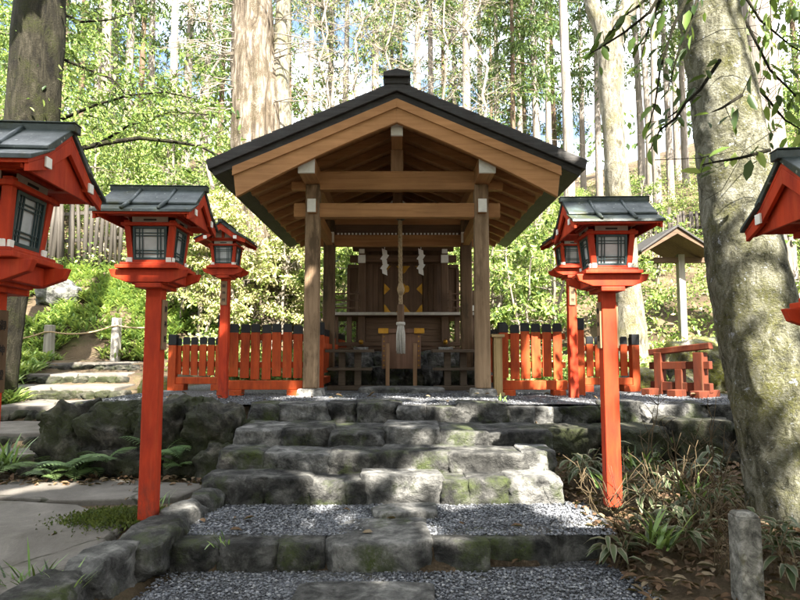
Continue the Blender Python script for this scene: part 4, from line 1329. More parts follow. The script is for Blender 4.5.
for (px_, py0, py1, Y, lab) in ((50, 325, 351, 12.9, 'left of two pale square posts beside the climbing path'), (117, 318, 348, 13.3, 'right of two pale square posts beside the climbing path')):
    a, b = W(px_, py0, Y), W(px_, py1 + 4, Y)
    mb = MB(); mb.taper(a.x, Y, min(b.z, hz(a.x, Y)) - .2, a.z, .085, .085, .08, .08)
    setp(mb.build('stone_post', M['pale_post'], None, bevel=.012), lab, 'post', 'pale posts along the path')
pa, pb = W(50, 331, 12.9), W(117, 325, 13.3)
pts = []
for i in range(25):
    t_ = -0.5 + i / 24 * 2.2
    p = pa.lerp(pb, t_); u = (t_ % 1.0)
    pts.append((p.x, p.y - .09, p.z - .5 * u * (1 - u)))
mb = MB(); mb.tube(pts, .018, 6); setp(mb.build('rope', M['hemp'], None, smooth=True), 'sagging brown rope strung between the pale path posts', 'rope')

def pole_fence(xa, xb, y, za, zb, h, label, n, tilt=.03, seed=0):
    r = random.Random(seed)
    f = empty('pole_fence', ((xa + xb) / 2, y, za), label, 'fence')
    mb = MB()
    for k in range(n):
        u = (k + .5) / n; x = xa + (xb - xa) * u + r.uniform(-.03, .03); z = za + (zb - za) * u
        w = (abs(xb - xa) / n) * r.uniform(.34, .5); l = r.uniform(-tilt, tilt)
        mb.tube([(x, y + r.uniform(-.05, .05), z - .6), (x + l, y, z + h * .5), (x + l * 2, y, z + h * r.uniform(.8, 1.12))], [w, w * .95, w * .85], 7)
    mb.build('poles', M['grey_wood'], f, smooth=True)
    for q_ in (.3, .75):
        mb = MB(); mb.beam((xa, y + .12, za + h * q_), (xb, y + .12, zb + h * q_), .08, .1); mb.build('rail', M['grey_wood'], f)
pole_fence(-12.6, -8.4, 18.0, 4.3, 4.55, 1.85, 'tall fence of weathered upright poles on the left slope', 27, .07, 3)
pole_fence(8.2, 13.4, 24.0, hz(8.6, 24) - .05, hz(13.0, 24) - .1, 1.2, 'grey paling fence high on the right slope', 30, .03, 4)

sh = empty('notice_shelter', (6.6, 14, 2.0), 'small open shelter with bark roof on a pale post', 'shelter')
SH = M['pale_post']
shz = W(683, 262, 14).z
for x in (6.6,):
    mb = MB(); mb.box(x - .075, x + .075, 13.92, 14.08, 1.6, 3.9); mb.build('post', SH, sh, bevel=.01)
rg, el = W(672, 227, 13.6), W(643, 247, 13.6)
hw = rg.x - el.x
slope_ = (rg.z - el.z)
RX = rg.x
mb = MB()
for sd in (-1, 1):
    mb.prism([(RX, rg.z), (RX + sd * hw * 1.25, rg.z - slope_ * 1.25), (RX + sd * hw * 1.25, rg.z - slope_ * 1.25 - .05), (RX, rg.z - .06)], 'y', 13.3, 15.2)
mb.build('roof', M['thatch'], sh, bevel=.01)
mb = MB()
for sd in (-1, 1):
    mb.prism([(RX, rg.z - .062), (RX + sd * hw * 1.2, rg.z - slope_ * 1.2 - .055), (RX + sd * hw * 1.2, rg.z - slope_ * 1.2 - .11), (RX, rg.z - .2)], 'y', 13.34, 15.16)
mb.build('soffit', M['brown_wood'], sh)
mb = MB(); mb.box(RX - .55, RX + 1.9, 13.93, 14.07, shz - .02, shz + .10); mb.build('beam', M['brown_wood'], sh)

mb = MB(); rock(mb, (4.95, 9.6, 1.35), (1.25, 1.0, 1.0), .3, 2.6, .16, 2.2, seed=700, flat_top=.8, fine=True)
setp(mb.build('boulder', M['moss_rock'], smooth=True), 'large boulder with yellow moss on top behind the red stand', 'boulder')
for i, (x, y, s, lab) in enumerate(((3.75, 9.4, .55, 'rounded grey rock at the end of the right low fence'), (4.2, 9.0, .42, 'small grey rock behind the low red stand'), (-3.75, 9.3, .5, 'mossy rock at the left end of the low fence'), (-4.4, 13.6, .9, 'pale rock beside the top of the climbing path'), (-9.0, 15.6, 1.0, 'sunlit boulder half sunk in the leafy left slope'))):
    mb = MB(); rock(mb, (x, y, hz(x, y) + s * .22), (s * 1.2, s, s * .8), i, 2.6, .2, 2.5, seed=710 + i, fine=True)
    setp(mb.build('rock', M['stone_top'] if i > 2 else M['moss_rock'], smooth=True), lab, 'rock')

# ------------------------------------------------------------------ trees
def leaves_obj(name, data, mats, weights, parent=None, r=rng, fold=.25, lens=False):
    v, f = (lenses if lens else kites)(*data, fold=fold)
    mi = r.choice(len(mats), size=len(data[0]), p=weights)
    if lens: mi = np.repeat(mi, 2)
    return np_mesh(name, v, f, mats, mi, parent)

def trunk_pts(pts, rad, n):
    """smooth a polyline with radii into n rings"""
    pts = np.array(pts, float); rad = np.array(rad, float)
    t = np.linspace(0, len(pts) - 1, n)
    i = np.arange(len(pts))
    def cm(a):
        out = np.interp(t, i, a)
        k = np.ones(5) / 5
        pad = np.pad(out, 2, mode='reflect', reflect_type='odd')
        return np.convolve(pad, k, 'valid')
    return [Vector((cm(pts[:, 0])[j], cm(pts[:, 1])[j], cm(pts[:, 2])[j])) for j in range(n)], cm(rad)

def limb(mb, p0, p1, r0, r1, bend=.15, n=6, sides=7, seed=0):
    r = random.Random(seed)
    p0, p1 = Vector(p0), Vector(p1)
    L = (p1 - p0).length
    pts = []
    off = Vector((r.uniform(-1, 1), r.uniform(-1, 1), r.uniform(-.3, 1))) * bend * L
    for i in range(n + 1):
        u = i / n
        pts.append(p0.lerp(p1, u) + off * math.sin(math.pi * u) * .6 + Vector((r.uniform(-1, 1), r.uniform(-1, 1), r.uniform(-1, 1))) * .03 * L * math.sin(math.pi * u))
    mb.tube(pts, [r0 + (r1 - r0) * i / n for i in range(n + 1)], sides)
    return pts

def leafy_branch(parent, pts, r0, leafn, length, mats, weights, seed, spread=.10, mat=None, name='branch', droop=.5, aspect=.42):
    r = np.random.default_rng(seed)
    mb = MB()
    mb.tube(pts, [r0 * (1 - .75 * i / (len(pts) - 1)) for i in range(len(pts))], 6)
    P = np.array([tuple(p) for p in pts])
    ll = np.linspace(0, len(P) - 1, leafn)
    base = np.stack([np.interp(ll, np.arange(len(P)), P[:, k]) for k in range(3)], 1)
    pos = base + r.normal(size=base.shape) * spread
    for b, q_ in list(zip(base, pos))[::(3 if leafn < 100 else 9)]:
        mb.tube([Vector(b), Vector(q_)], [min(r0 * .25, .004), .002], 4)
    br = mb.build(name, mat or M['bark_dark'], parent, smooth=True)
    d = P[-1] - P[0]
    ax = rnd_unit(leafn, r) * .8 + d / (np.linalg.norm(d) + 1e-6) * .6; ax[:, 2] -= droop
    nn = rnd_unit(leafn, r) * .6; nn[:, 2] += .8
    Ln = length * r.uniform(.6, 1.3, leafn)
    leaves_obj('leaves', (pos, ax, nn, Ln, Ln * aspect), mats, weights, br, r, fold=.12, lens=True)
    return br

# --- the great tree on the right
gt = empty('great_tree', (3.05, 4.6, .3), 'great leaning tree with mossy lichen spotted trunk at right', 'tree')
pts, rad = trunk_pts([(3.22, 4.65, -.3), (3.10, 4.62, .30), (2.93, 4.6, .95), (2.775, 4.6, 1.6), (2.685, 4.61, 2.3), (2.64, 4.62, 2.95), (2.575, 4.63, 3.8), (2.50, 4.63, 4.4), (2.35, 4.6, 6), (2.1, 4.5, 8), (2.0, 4.3, 10)],
                     [.58, .44, .352, .303, .265, .248, .232, .224, .20, .15, .07], 170)
mb = MB(); mb.tube(pts, rad, 96, jit=.13, lobe=[.14 * max(0, 1 - i / 34) ** 1.5 for i in range(170)])
trunk = mb.build('trunk', M['bark_big'], gt, smooth=True)
LV = [M['leafC'], M['leafA'], M['leafB']]
for k, (pl_, Y, n) in enumerate((([(668, -20), (650, 12), (625, 32), (600, 48), (586, 56)], 4.25, 18), ([(690, -10), (672, 30), (660, 70), (655, 105), (648, 128)], 4.2, 17),
                                 ([(672, -30), (660, 0), (648, 30), (640, 62)], 4.3, 16), ([(720, 60), (700, 90), (676, 112), (668, 118)], 4.0, 10), ([(742, 95), (722, 108), (712, 112)], 4.15, 8),
                                 ([(700, -10), (690, 25), (676, 60), (668, 90)], 4.2, 12), ([(660, -25), (640, 5), (618, 20), (604, 44)], 4.35, 12), ([(690, 95), (676, 118), (660, 130), (650, 150)], 4.15, 7), ([(770, 150), (740, 158), (715, 162), (702, 165)], 4.1, 14), ([(735, -20), (760, 20), (790, 45), (815, 60)], 5.0, 60), ([(745, 20), (770, 70), (800, 100), (820, 110)], 5.2, 70),
                                 ([(760, 90), (785, 120), (810, 135)], 5.4, 46), ([(750, -25), (790, -5), (830, 10)], 4.7, 60))):
    p = [W(a, b, Y) for a, b in pl_]
    leafy_branch(gt, p, .014, n, .125, LV, [.75, .2, .05] if k < 8 else [.25, .45, .3], 800 + k, spread=.055 if k < 9 else .20)
# thin bare twigs crossing the trunk
for k, pl_ in enumerate(([(655, 160), (700, 158), (740, 150), (775, 166)], [(690, 45), (720, 30), (748, 28), (765, 40)], [(778, 128), (745, 150), (722, 190), (705, 200)])):
    mb = MB(); mb.tube([W(a, b, 4.2) for a, b in pl_], [.0035, .003, .0025, .002], 5); mb.build('twig', M['bark_dark'], gt, smooth=True)

# --- tall trees that shade the court: unseen leaves set along sun rays, cleared over chosen sunlit spots
LIT = []
def lit(p, r): LIT.append((Vector(p), r))
for z in (.5, .72, .95, 1.27, 1.5): lit((1.605, 4.56, z), .10)
lit((1.5, 4.3, 1.75), .16); lit((1.45, 4.4, 2.0), .07); lit((1.55, 4.35, 1.95), .06); lit((1.35, 4.35, 2.5), .10); lit((1.45, 4.3, 2.62), .07)
for z in (1.15, 1.45, 1.75, 2.0, 2.3): lit((2.16, 7.47, z), .14)
lit((2.05, 7.3, 2.72), .09); lit((2.1, 7.25, 2.85), .07)
for (x, y, z, r) in ((1.78, 8.03, 1.3, .12), (1.82, 8.03, 1.6, .10), (2.15, 8.03, 1.25, .08), (2.4, 7.95, 1.5, .08), (-1.22, 7.88, 2.7, .05), (-1.2, 7.88, 2.4, .04),
                     (1.12, 7.38, 3.97, .06), (2.1, 7.21, 4.06, .06), (1.95, 7.21, 4.12, .05)): lit((x, y, z), r)
for (px_, py_, z, r) in ((330, 398, 1.04, .20), (395, 397, 1.04, .22), (450, 398, 1.04, .22), (500, 399, 1.04, .25), (545, 402, 1.04, .25), (505, 408, .98, .25), (555, 408, .98, .22), (300, 396, 1.04, .15),
                         (440, 408, 1.0, .12), (400, 407, 1.0, .09), (400, 426, .89, .10), (450, 432, .88, .14), (500, 432, .86, .17), (535, 440, .8, .14), (430, 454, .76, .13), (480, 460, .72, .18), (520, 462, .70, .17), (545, 485, .55, .20),
                         (500, 445, .8, .14), (390, 472, .63, .12), (440, 474, .62, .15), (470, 500, .45, .07), (540, 505, .42, .10), (430, 530, .39, .05), (455, 550, .3, .05), (575, 520, .40, .10), (360, 580, .22, .04),
                         (600, 402, 1.04, .25), (650, 405, 1.04, .30), (690, 408, 1.03, .25), (640, 418, .9, .25), (600, 425, .86, .12), (660, 395, 1.05, .3)): lit(G(px_, py_, z), r * .85)
for (px_, py_, z, r) in ((585, 480, .62, .14), (640, 500, .5, .06), (660, 475, .55, .07), (690, 520, .45, .05), (650, 450, .7, .07), (620, 540, .4, .06), (610, 515, .42, .12)): lit(G(px_, py_, z), r)
lit((3.6, 7.75, 1.2), .32); lit((3.6, 7.75, 1.6), .3); lit((3.9, 7.5, 1.4), .25)
for (z, x, r) in ((4.3, 2.5, .18), (4.05, 2.62, .2), (3.75, 2.6, .2), (3.45, 2.58, .16), (3.2, 2.7, .16), (2.9, 2.62, .14), (2.65, 2.75, .12), (2.45, 2.6, .1), (2.2, 2.78, .1), (1.95, 2.66, .09), (1.7, 2.62, .1), (1.5, 2.85, .08), (1.25, 2.72, .1), (1.0, 2.8, .07), (.75, 2.95, .08), (2.1, 2.5, .07), (.5, 2.9, .05)): lit((x, 4.33, z), r * 1.05)
lit((1.97, 3.38, .68), .05)
for (x, y, z, r) in ((-5.0, 8.9, .95, .5), (-5.3, 10, 1.1, .8), (-5.8, 11.2, 1.3, .9), (-6.3, 12.5, 1.5, 1.0), (-6.2, 9.0, 1.2, .3), (-4.7, 8.4, .9, .25), (-7.0, 10.5, 1.3, .6), ): lit((x, y, z), r)
for _ in range(70):     # a scatter of small sun flecks
    lit((random.uniform(-4, 4), random.uniform(3.2, 8), random.uniform(.3, 2.5)), random.uniform(.025, .055))
LP = np.array([p[:] for p, r in LIT]); LR = np.array([r for p, r in LIT]); SV = np.array(SUN[:])

def shade_leaves(n, seed):
    r = np.random.default_rng(seed)
    P = np.stack([r.uniform(-6.2, 6.0, n), r.uniform(1.0, 8.6, n), np.zeros(n)], 1)
    P[:, 2] = np.where(r.random(n) < .6, np.clip((P[:, 1] - 3) * .2, .2, 1.05), r.uniform(.2, 4.9, n))
    m = n // 4                                            # before the hall's front and the old tree
    P[:m] = np.stack([r.uniform(-2.6, 2.5, m), r.uniform(7.0, 8.3, m), r.uniform(1.0, 5.1, m)], 1)
    m2 = m + n // 22
    P[m:m2] = np.stack([r.uniform(-6.3, -5.25, m2 - m), r.uniform(8.5, 8.8, m2 - m), r.uniform(1.0, 8.5, m2 - m)], 1)
    m3 = m2 + n // 14
    P[m2:m3] = np.stack([r.uniform(2.2, 3.7, m3 - m2), r.uniform(4.0, 4.6, m3 - m2), r.uniform(.1, 5.0, m3 - m2)], 1)
    zt = r.uniform(7.6, 13.5, n)
    t = np.maximum((zt - P[:, 2]) / SV[2], 3.0)
    L = P + SV * t[:, None] + r.normal(size=(n, 3)) * .12
    keep = (L[:, 2] - EYE) > np.maximum(L[:, 1], 0) * .78 + .3
    L = L[keep]
    out = []
    for q_ in np.array_split(L, 12):
        d = q_[:, None, :] - LP[None]
        along = (d * SV).sum(-1)
        perp = np.linalg.norm(d - along[..., None] * SV, axis=-1)
        out.append(q_[((perp > LR[None] * 1.1 + .15) | (along < 0)).all(1)])
    return np.concatenate(out)

L = shade_leaves(50000, 5)
shade_trees = [(gt, (2.0, 4.3, 8.5))]
for (x, y, lab) in ((5.6, -2.2, 'tall shade tree standing behind and right of the viewer'), (-1.6, -3.8, 'tall shade tree standing behind and left of the viewer'), (2.6, -7.2, 'tall shade tree farthest behind the viewer'), (-6.5, 1.0, 'tall shade tree standing out of view at far left')):
    z0 = hz(x, y)
    o = empty('shade_tree', (x, y, z0), lab, 'tree', 'trees shading the court')
    mb = MB(); pts, rad = trunk_pts([(x, y, z0 - .3), (x + .1, y, 3), (x - .1, y + .2, 7), (x, y + .1, 11.5)], [.42, .34, .24, .07], 20)
    mb.tube(pts, rad, 16, jit=.1); mb.build('trunk', M['bark_dark'], o, smooth=True)
    shade_trees.append((o, (x, y, 9.0)))
C_ = np.array([c for o, c in shade_trees])
own = np.argmin(np.linalg.norm((L[:, None, :2] - C_[None, :, :2]), axis=-1), 1)
for k, (o, c) in enumerate(shade_trees):
    Lk = L[own == k]
    r = np.random.default_rng(900 + k)
    n = len(Lk)
    if n == 0: continue
    Ln = r.uniform(.20, .38, n)
    nn = SV * 1.0 + rnd_unit(n, r) * .55
    ax = rnd_unit(n, r)
    leaves_obj('crown', (Lk, ax, nn, Ln, Ln * .62), LV, [.5, .35, .15], o, r, fold=.05)
    mb = MB()
    sel = Lk[r.choice(n, size=min(9, n), replace=False)]
    for j, e in enumerate(sel):
        zb = min(max(float(e[2]) - 1.5, 5.8), 9.5)
        limb(mb, (c[0], c[1], zb), e, .04, .008, .08, 6, 6, seed=j)
    mb.build('limbs', M['bark_dark'], o, smooth=True)

# ring of unseen trees added around the viewer to block low sky light
rw = np.random.default_rng(55)
wt = empty('sky_block_tree', (0, 0, 0), 'x', 'tree', 'trees shading the court')
mb = MB(); pts, rad = trunk_pts([(0, 0, -.5), (.1, 0, 3), (-.1, .1, 6), (0, 0, 9.5)], [.30, .25, .18, .05], 16); mb.tube(pts, rad, 12, jit=.1); mb.build('trunk', M['bark_dark'], wt, smooth=True)
cw = rnd_unit(90, rw) * (rw.random((90, 1)) ** .4) * [3.6, 3.6, 4.2] + [0, 0, 5.2]
leaves_obj('crown', clump_leaves(cw, np.full(90, 1.1), 26, .42, rw, aspect=.6), LV, [.5, .35, .15], wt, rw)
for i, (x, y, sc) in enumerate(((-10.5, -1.5, 1.0), (-10, -8, 1.1), (-4.5, -11, 1.1), (1.5, -13.5, 1.1), (7.5, -12, 1.0), (11, -6, 1.1), (10.5, 1.0, 1.0), (-10.5, 4.8, .85))):
    o = wt if i == 0 else copy_tree(wt)
    o.location = (x, y, hz(x, y)); o.rotation_euler = (0, 0, i * 1.1); o.scale = (sc, sc, sc); o['label'] = 'leafy tree added out of the picture to block sky light around the viewer'

# --- trees standing around the court
def tree_root(name, x, y, label, group=None, z=None):
    return empty(name, (x, y, hz(x, y) if z is None else z), label, 'tree', group)

t1 = tree_root('old_tree', -6.1, 9.0, 'thick dark mossy tree behind the lantern at the left edge')
pts, rad = trunk_pts([(-6.35, 9.0, .6), (-6.2, 9.0, 1.3), (-6.07, 9.0, 2.3), (-5.9, 9.05, 3.6), (-5.75, 9.1, 5.0), (-5.72, 9.1, 7), (-5.7, 9.1, 9.5), (-5.6, 9.1, 13)], [.56, .44, .385, .375, .37, .36, .33, .2], 60)
mb = MB(); mb.tube(pts, rad, 36, jit=.10); mb.build('trunk', M['bark_dark'], t1, smooth=True)
bp = [W(a, b, Y) for a, b, Y in ((40, 172, 9.0), (75, 150, 8.9), (105, 143, 8.9), (140, 138, 8.9), (175, 142, 9.0), (200, 146, 9.1), (222, 158, 9.2))]
leafy_branch(t1, bp, .05, 420, .095, [M['leafA'], M['leafB'], M['leafC']], [.35, .3, .35], 850, spread=.26)
for k, (pl_, n, sp) in enumerate((([(60, 120), (95, 105), (130, 95), (165, 92), (200, 100)], 700, .36), ([(65, 60), (90, 70), (115, 80), (128, 98)], 360, .3), ([(55, 10), (80, 22), (110, 20), (140, 10)], 340, .3), ([(100, 143), (130, 125), (170, 112), (215, 115)], 560, .28))):
    leafy_branch(t1, [W(a, b, 9.4 + .2 * k) for a, b in pl_],   .028, n, .095, [M['leafA'], M['leafB'], M['leafC']], [.35, .3, .35], 860 + k, spread=sp)

t2 = tree_root('giant_tree', -3.95, 16, 'huge sunlit tree with pale peeling bark behind the hall roof')
c2 = [W(262, 330, 16), W(258, 160, 16), W(254, 80, 16), W(253, 0, 16), W(255, -80, 16), W(255, -260, 16)]
pts, rad = trunk_pts([(c2[0].x, 16, .8)] + [tuple(c) for c in c2], [1.0, .85, .66, .585, .55, .5, .3], 50)
mb = MB(); mb.tube(pts, rad, 64, jit=.2); mb.build('trunk', M['bark_peel'], t2, smooth=True)
c2 = [W(292, 330, 16.2), W(284, 160, 16.2), W(281, 80, 16.1), W(283, 0, 16.1), W(290, -100, 16.2)]
pts, rad = trunk_pts([tuple(c) for c in c2], [.3, .26, .23, .21, .15], 30)
mb = MB(); mb.tube(pts, rad, 16, jit=.16); mb.build('side_trunk', M['bark_yel'], t2, smooth=True)
mb = MB()
rr = random.Random(4)
for k in range(44):       # long bare boughs reaching left and right
    y0 = rr.uniform(-60, 120); sgn = -1 if k % 3 else 1
    a = W(254 + sgn * 20, y0, 15.6); b = W(254 + sgn * rr.uniform(50, 110), y0 - rr.uniform(-25, 25), rr.uniform(14, 15.5))
    p = limb(mb, a, b, .018, .005, .16, 7, 5, seed=k)
    for j in range(3):
        q_ = p[rr.randint(2, 5)]
        limb(mb, q_, q_ + Vector((sgn * rr.uniform(.3, .9), rr.uniform(-.4, .2), rr.uniform(-.6, .1))), .007, .003, .1, 4, 4, seed=k * 7 + j)
mb.build('boughs', M['bark_twig'], t2, smooth=True)

t3 = tree_root('forked_tree', 4.75, 12.5, 'forked tree with sunlit yellowish bark right of the hall roof')
A = [(4.80, 12.5, .7)] + [tuple(W(a, b, 12.5)) for a, b in ((629, 310), (624, 240), (617, 190), (612, 110), (611, 60), (609, 38))]
pts, rad = trunk_pts(A, [.40, .29, .26, .25, .235, .25, .26], 60)
mb = MB(); mb.tube(pts, rad, 28, jit=.14)
e = Vector(pts[-1])
for q_, r0 in (((588, -20), .21), ((640, -30), .24)):
    f_ = W(q_[0], q_[1], 12.5)
    m_ = W(593, 10, 12.5) if q_[0] < 600 else W(628, 12, 12.5)
    pp, rd = trunk_pts([tuple(e - Vector((0, 0, .5))), tuple(e.lerp(m_, .55)), tuple(m_), tuple(f_), tuple(f_ + (f_ - m_) * 3)], [.2, r0 * .85, r0 * .8, r0 * .7, r0 * .3], 24)
    mb.tube(pp, rd, 18, jit=.14)
mb.build('trunk', M['bark_yel'], t3, smooth=True)
r3 = np.random.default_rng(77)
tp = np.array(pts[-1]) + np.array([0, 0, 5.5])
cs = tp + r3.normal(size=(40, 3)) * [2.4, 2.0, 1.6]
cs = cs[cs[:, 2] > tp[2] - 2.2]
leaves_obj('crown', clump_leaves(cs, np.full(len(cs), .7), 60, .16, r3), LV, [.3, .4, .3], t3, r3)

# cedars: three prototypes, the rest copies
def make_cedar(seed, h=24, r0=.20, base=.34, bark_='bark_ced'):
    r = np.random.default_rng(seed); rd = random.Random(seed)
    o = empty('cedar_tree', (0, 0, 0), 'x', 'tree', 'slender cedars on the wooded hillside')
    mb = MB()
    pts, rad = trunk_pts([(0, 0, -1.2), (rd.uniform(-.05, .05), 0, h * .2), (rd.uniform(-.15, .15), rd.uniform(-.1, .1), h * .5), (0, 0, h)], [r0 * 1.25, r0, r0 * .75, .03], 26)
    mb.tube(pts, rad, 12, jit=.06)
    C, RR = [], []
    nb = 60
    for k in range(nb):
        z = h * (base + (1 - base) * (k + rd.random()) / nb)
        L_ = (1 - (z / h - base) / (1 - base)) * 2.2 + .35
        L_ *= rd.uniform(.55, 1.15)
        a = rd.uniform(0, 6.28)
        tip = Vector((math.cos(a) * L_, math.sin(a) * L_, z - .12 * L_ - .1))
        pp = limb(mb, (0, 0, z), tip, .03, .008, .06, 4, 4, seed=k)
        for u in (.45, .75, 1.0):
            C.append(np.array(pp[int(u * 4)]) + [0, 0, -.1]); RR.append(.42 + .2 * (1 - u))
    for k in range(16):       # dead lower stubs
        z = h * rd.uniform(.10, base); a = rd.uniform(0, 6.28); L_ = rd.uniform(.3, 1.3)
        limb(mb, (0, 0, z), (math.cos(a) * L_, math.sin(a) * L_, z + rd.uniform(-.3, .2)), .018, .005, .1, 3, 4, seed=k + 99)
    mb.build('trunk', M[bark_], o, smooth=True)
    leaves_obj('crown', clump_leaves(C, RR, 30, .30, r, flat=.6, droop=.7, aspect=.28, up=.4), [M['cedA'], M['cedB'], M['leafC']], [.5, .3, .2], o, r)
    return o
ced = [make_cedar(21), make_cedar(22, 26, .23, .58), make_cedar(23, 22, .17, .25, 'bark_brown')]
used = [False] * 3
def put_cedar(x, y, v, sc, rz, lab):
    o = ced[v] if not used[v] else copy_tree(ced[v]); used[v] = True
    o.location = (x, y, hz(x, y)); o.rotation_euler = (0, 0, rz); o.scale = (sc, sc, sc * random.uniform(.95, 1.08)); o['label'] = lab
LC = 'slender pale trunked cedar standing in the bright hillside wood'
for (px_, Y, v, sc) in ((103, 24, 1, .85), (127, 27, 0, .9), (172, 26, 1, .8), (187, 30, 0, 1), (375, 30, 0, 1.0), (418, 36, 1, .95), (467, 24, 1, .80), (497, 30, 0, .85), (512, 26, 2, .8), (536, 28, 0, .9), (567, 22, 1, .85),
                        (655, 28, 1, .8), (668, 33, 0, .9), (684, 37, 0, 1.), (640, 36, 1, .9), (598, 33, 0, .9), (555, 40, 2, 1.), (445, 40, 2, 1.), (525, 44, 2, 1.1), (330, 38, 0, 1.), (60, 30, 2, .9), (20, 34, 0, 1.), (140, 38, 2, 1.1),
                        (220, 40, 2, 1.1), (290, 44, 2, 1.1), (730, 30, 0, .9), (765, 26, 1, .8), (800, 34, 2, 1.), (840, 28, 0, 1.), (-40, 28, 2, 1.), (700, 46, 2, 1.1), (400, 50, 2, 1.1), (250, 33, 0, .9), (310, 28, 1, .7), (80, 45, 2, 1.2), (490, 52, 2, 1.1), (95, 33, 0, .9), (112, 40, 1, 1.), (150, 30, 1, .8), (205, 35, 1, .85), (392, 41, 0, .9), (345, 33, 1, .8), (432, 28, 1, .7), (455, 34, 0, .8), (480, 40, 1, .9), (520, 36, 1, .85), (548, 31, 1, .75), (582, 38, 0, .9), (622, 42, 0, .95), (648, 31, 1, .8), (676, 40, 1, .9)):
    put_cedar((px_ - 400) / 600 * Y * 1.03, Y, v, sc, random.uniform(0, 6.28), LC)
tb_ = tree_root('brown_tree', 8.35, 13.2, 'straight greyish tree behind the great trunk at right edge')
mb = MB(); pts, rad = trunk_pts([(8.3, 13.2, .8), (8.3, 13.2, 4), (8.25, 13.2, 8), (8.2, 13.2, 14)], [.52, .43, .38, .2], 30); mb.tube(pts, rad, 20, jit=.12); mb.build('trunk', M['bark_ced'], tb_, smooth=True)
td = tree_root('dark_tree', -8.0, 12.2, 'thin dark tree at the upper left corner behind the old tree')
mb = MB(); pts, rad = trunk_pts([(-8.2, 12.4, 1), (-8.15, 12.4, 4), (-8.1, 12.4, 9), (-8.1, 12.4, 14)], [.22, .18, .15, .1], 24); mb.tube(pts, rad, 12, jit=.1); mb.build('trunk', M['bark_dark'], td, smooth=True)

# broadleaf understory
def make_bush_tree(seed, h, w, n_cl, per, leaf, mats, wts, name='broadleaf_tree', grp='small broadleaf trees on the hillside'):
    r = np.random.default_rng(seed); rd = random.Random(seed)
    o = empty(name, (0, 0, 0), 'x', 'tree', grp)
    mb = MB(); C, RR = [], []
    stems = rd.randint(2, 3)
    tips = []
    for s in range(stems):
        a = rd.uniform(0, 6.28); top = Vector((math.cos(a) * w * .25, math.sin(a) * w * .25, h * rd.uniform(.7, .95)))
        p = limb(mb, (rd.uniform(-.1, .1), rd.uniform(-.1, .1), -.4), top, .05 * h / 5 + .02, .015, .06, 8, 7, seed=seed * 3 + s)
        tips += p[3:]
    for k in range(n_cl):
        q_ = tips[rd.randrange(len(tips))]
        a = rd.uniform(0, 6.28); L_ = w * .5 * rd.uniform(.2, 1.0)
        e = q_ + Vector((math.cos(a) * L_, math.sin(a) * L_, rd.uniform(-.15, .35) * L_))
        limb(mb, q_, e, .014, .004, .1, 4, 4, seed=k)
        C.append(np.array(e)); RR.append(rd.uniform(.22, .48) * w / 3)
    mb.build('trunk', M['bark_twig'], o, smooth=True)
    leaves_obj('crown', clump_leaves(C, RR, per, leaf, r, flat=.55, droop=.3, aspect=.5), mats, wts, o, r, fold=.12, lens=True)
    return o
A3 = [M['leafA'], M['leafB'], M['leafC']]
bush = [make_bush_tree(31, 6.0, 3.6, 90, 110, .10, A3, [.4, .45, .15]), make_bush_tree(32, 4.2, 3.0, 75, 110, .09, A3, [.25, .68, .07]), make_bush_tree(33, 7.0, 3.4, 80, 95, .11, A3, [.45, .35, .2]),
        make_bush_tree(34, 3.0, 1.9, 28, 44, .12, [M['leafA'], M['leafB'], M['leafC']], [.4, .45, .15], 'sapling', 'leafy saplings behind the fences'),
        make_bush_tree(35, 4.6, 2.6, 70, 80, .11, [M['strawA'], M['leafB']], [.62, .38], 'straw_bush', 'pale straw leaved bushes left of the hall')]
bused = [False] * 5
BL = ['tall broadleaf tree with mid green leaves on the hillside', 'bushy light green broadleaf tree on the hillside', 'slim darker green broadleaf tree on the hillside', 'thin stemmed leafy sapling behind the fence', 'pale straw leaved bush between left fence and hall roof']
def put_bush(x, y, v, sc, rz=None):
    o = bush[v] if not bused[v] else copy_tree(bush[v]); bused[v] = True
    o.location = (x, y, hz(x, y) - .05); o.rotation_euler = (0, 0, random.uniform(0, 6.28) if rz is None else rz); o.scale = (sc, sc, sc); o['label'] = BL[v]
for (x, y, v, sc) in ((-9.5, 19.5, 0, .95), (-7.4, 20, 2, .9), (-12.5, 20, 1, 1.1), (-6.4, 16.4, 1, .85), (-5.2, 19.5, 1, .9), (-14, 22, 2, 1.1), (-10.5, 24, 1, 1.2), (-7.5, 25, 1, 1.1), (-3.8, 23, 1, 1.0), (-15, 17.5, 0, 1.0),
                      (-4.9, 14.6, 4, .8), (-3.9, 14.2, 4, .85), (-3.1, 14.6, 4, .8), (-5.6, 15.2, 1, .7), (-4.6, 17.8, 4, 1.0), (-2.4, 15.3, 4, .8),
                      (-1.7, 15.6, 1, .7), (-.4, 16.5, 1, .8), (1.0, 16.0, 1, .7), (2.2, 15.0, 3, 1.1), (2.9, 14.0, 3, 1.0), (3.7, 14.6, 3, 1.1), (1.9, 13.8, 3, .9), (3.3, 16.5, 1, .75), (-1.5, 14.0, 3, 1.0), (4.3, 17.5, 3, .9),
                      (5.6, 18, 1, .6), (6.5, 21.5, 1, .5), (8.2, 19, 3, .8), (10.4, 26, 3, .9), (13.5, 18, 0, .9), (14.5, 20, 2, 1.0), (7.0, 26, 1, .7), (3.4, 23, 1, .7), (0.2, 22.5, 1, 1.0), (-1.8, 20, 4, .9),
                      (10.5, 15, 1, .8), (5.3, 14.2, 3, .8), (12.3, 14, 0, .9), (15, 24, 0, 1.1), (5, 27, 1, .7), (-18, 24, 0, 1.2), (18, 22, 1, 1.2), (9.6, 12.6, 3, 1.1)):
    put_bush(x, y, v, sc)

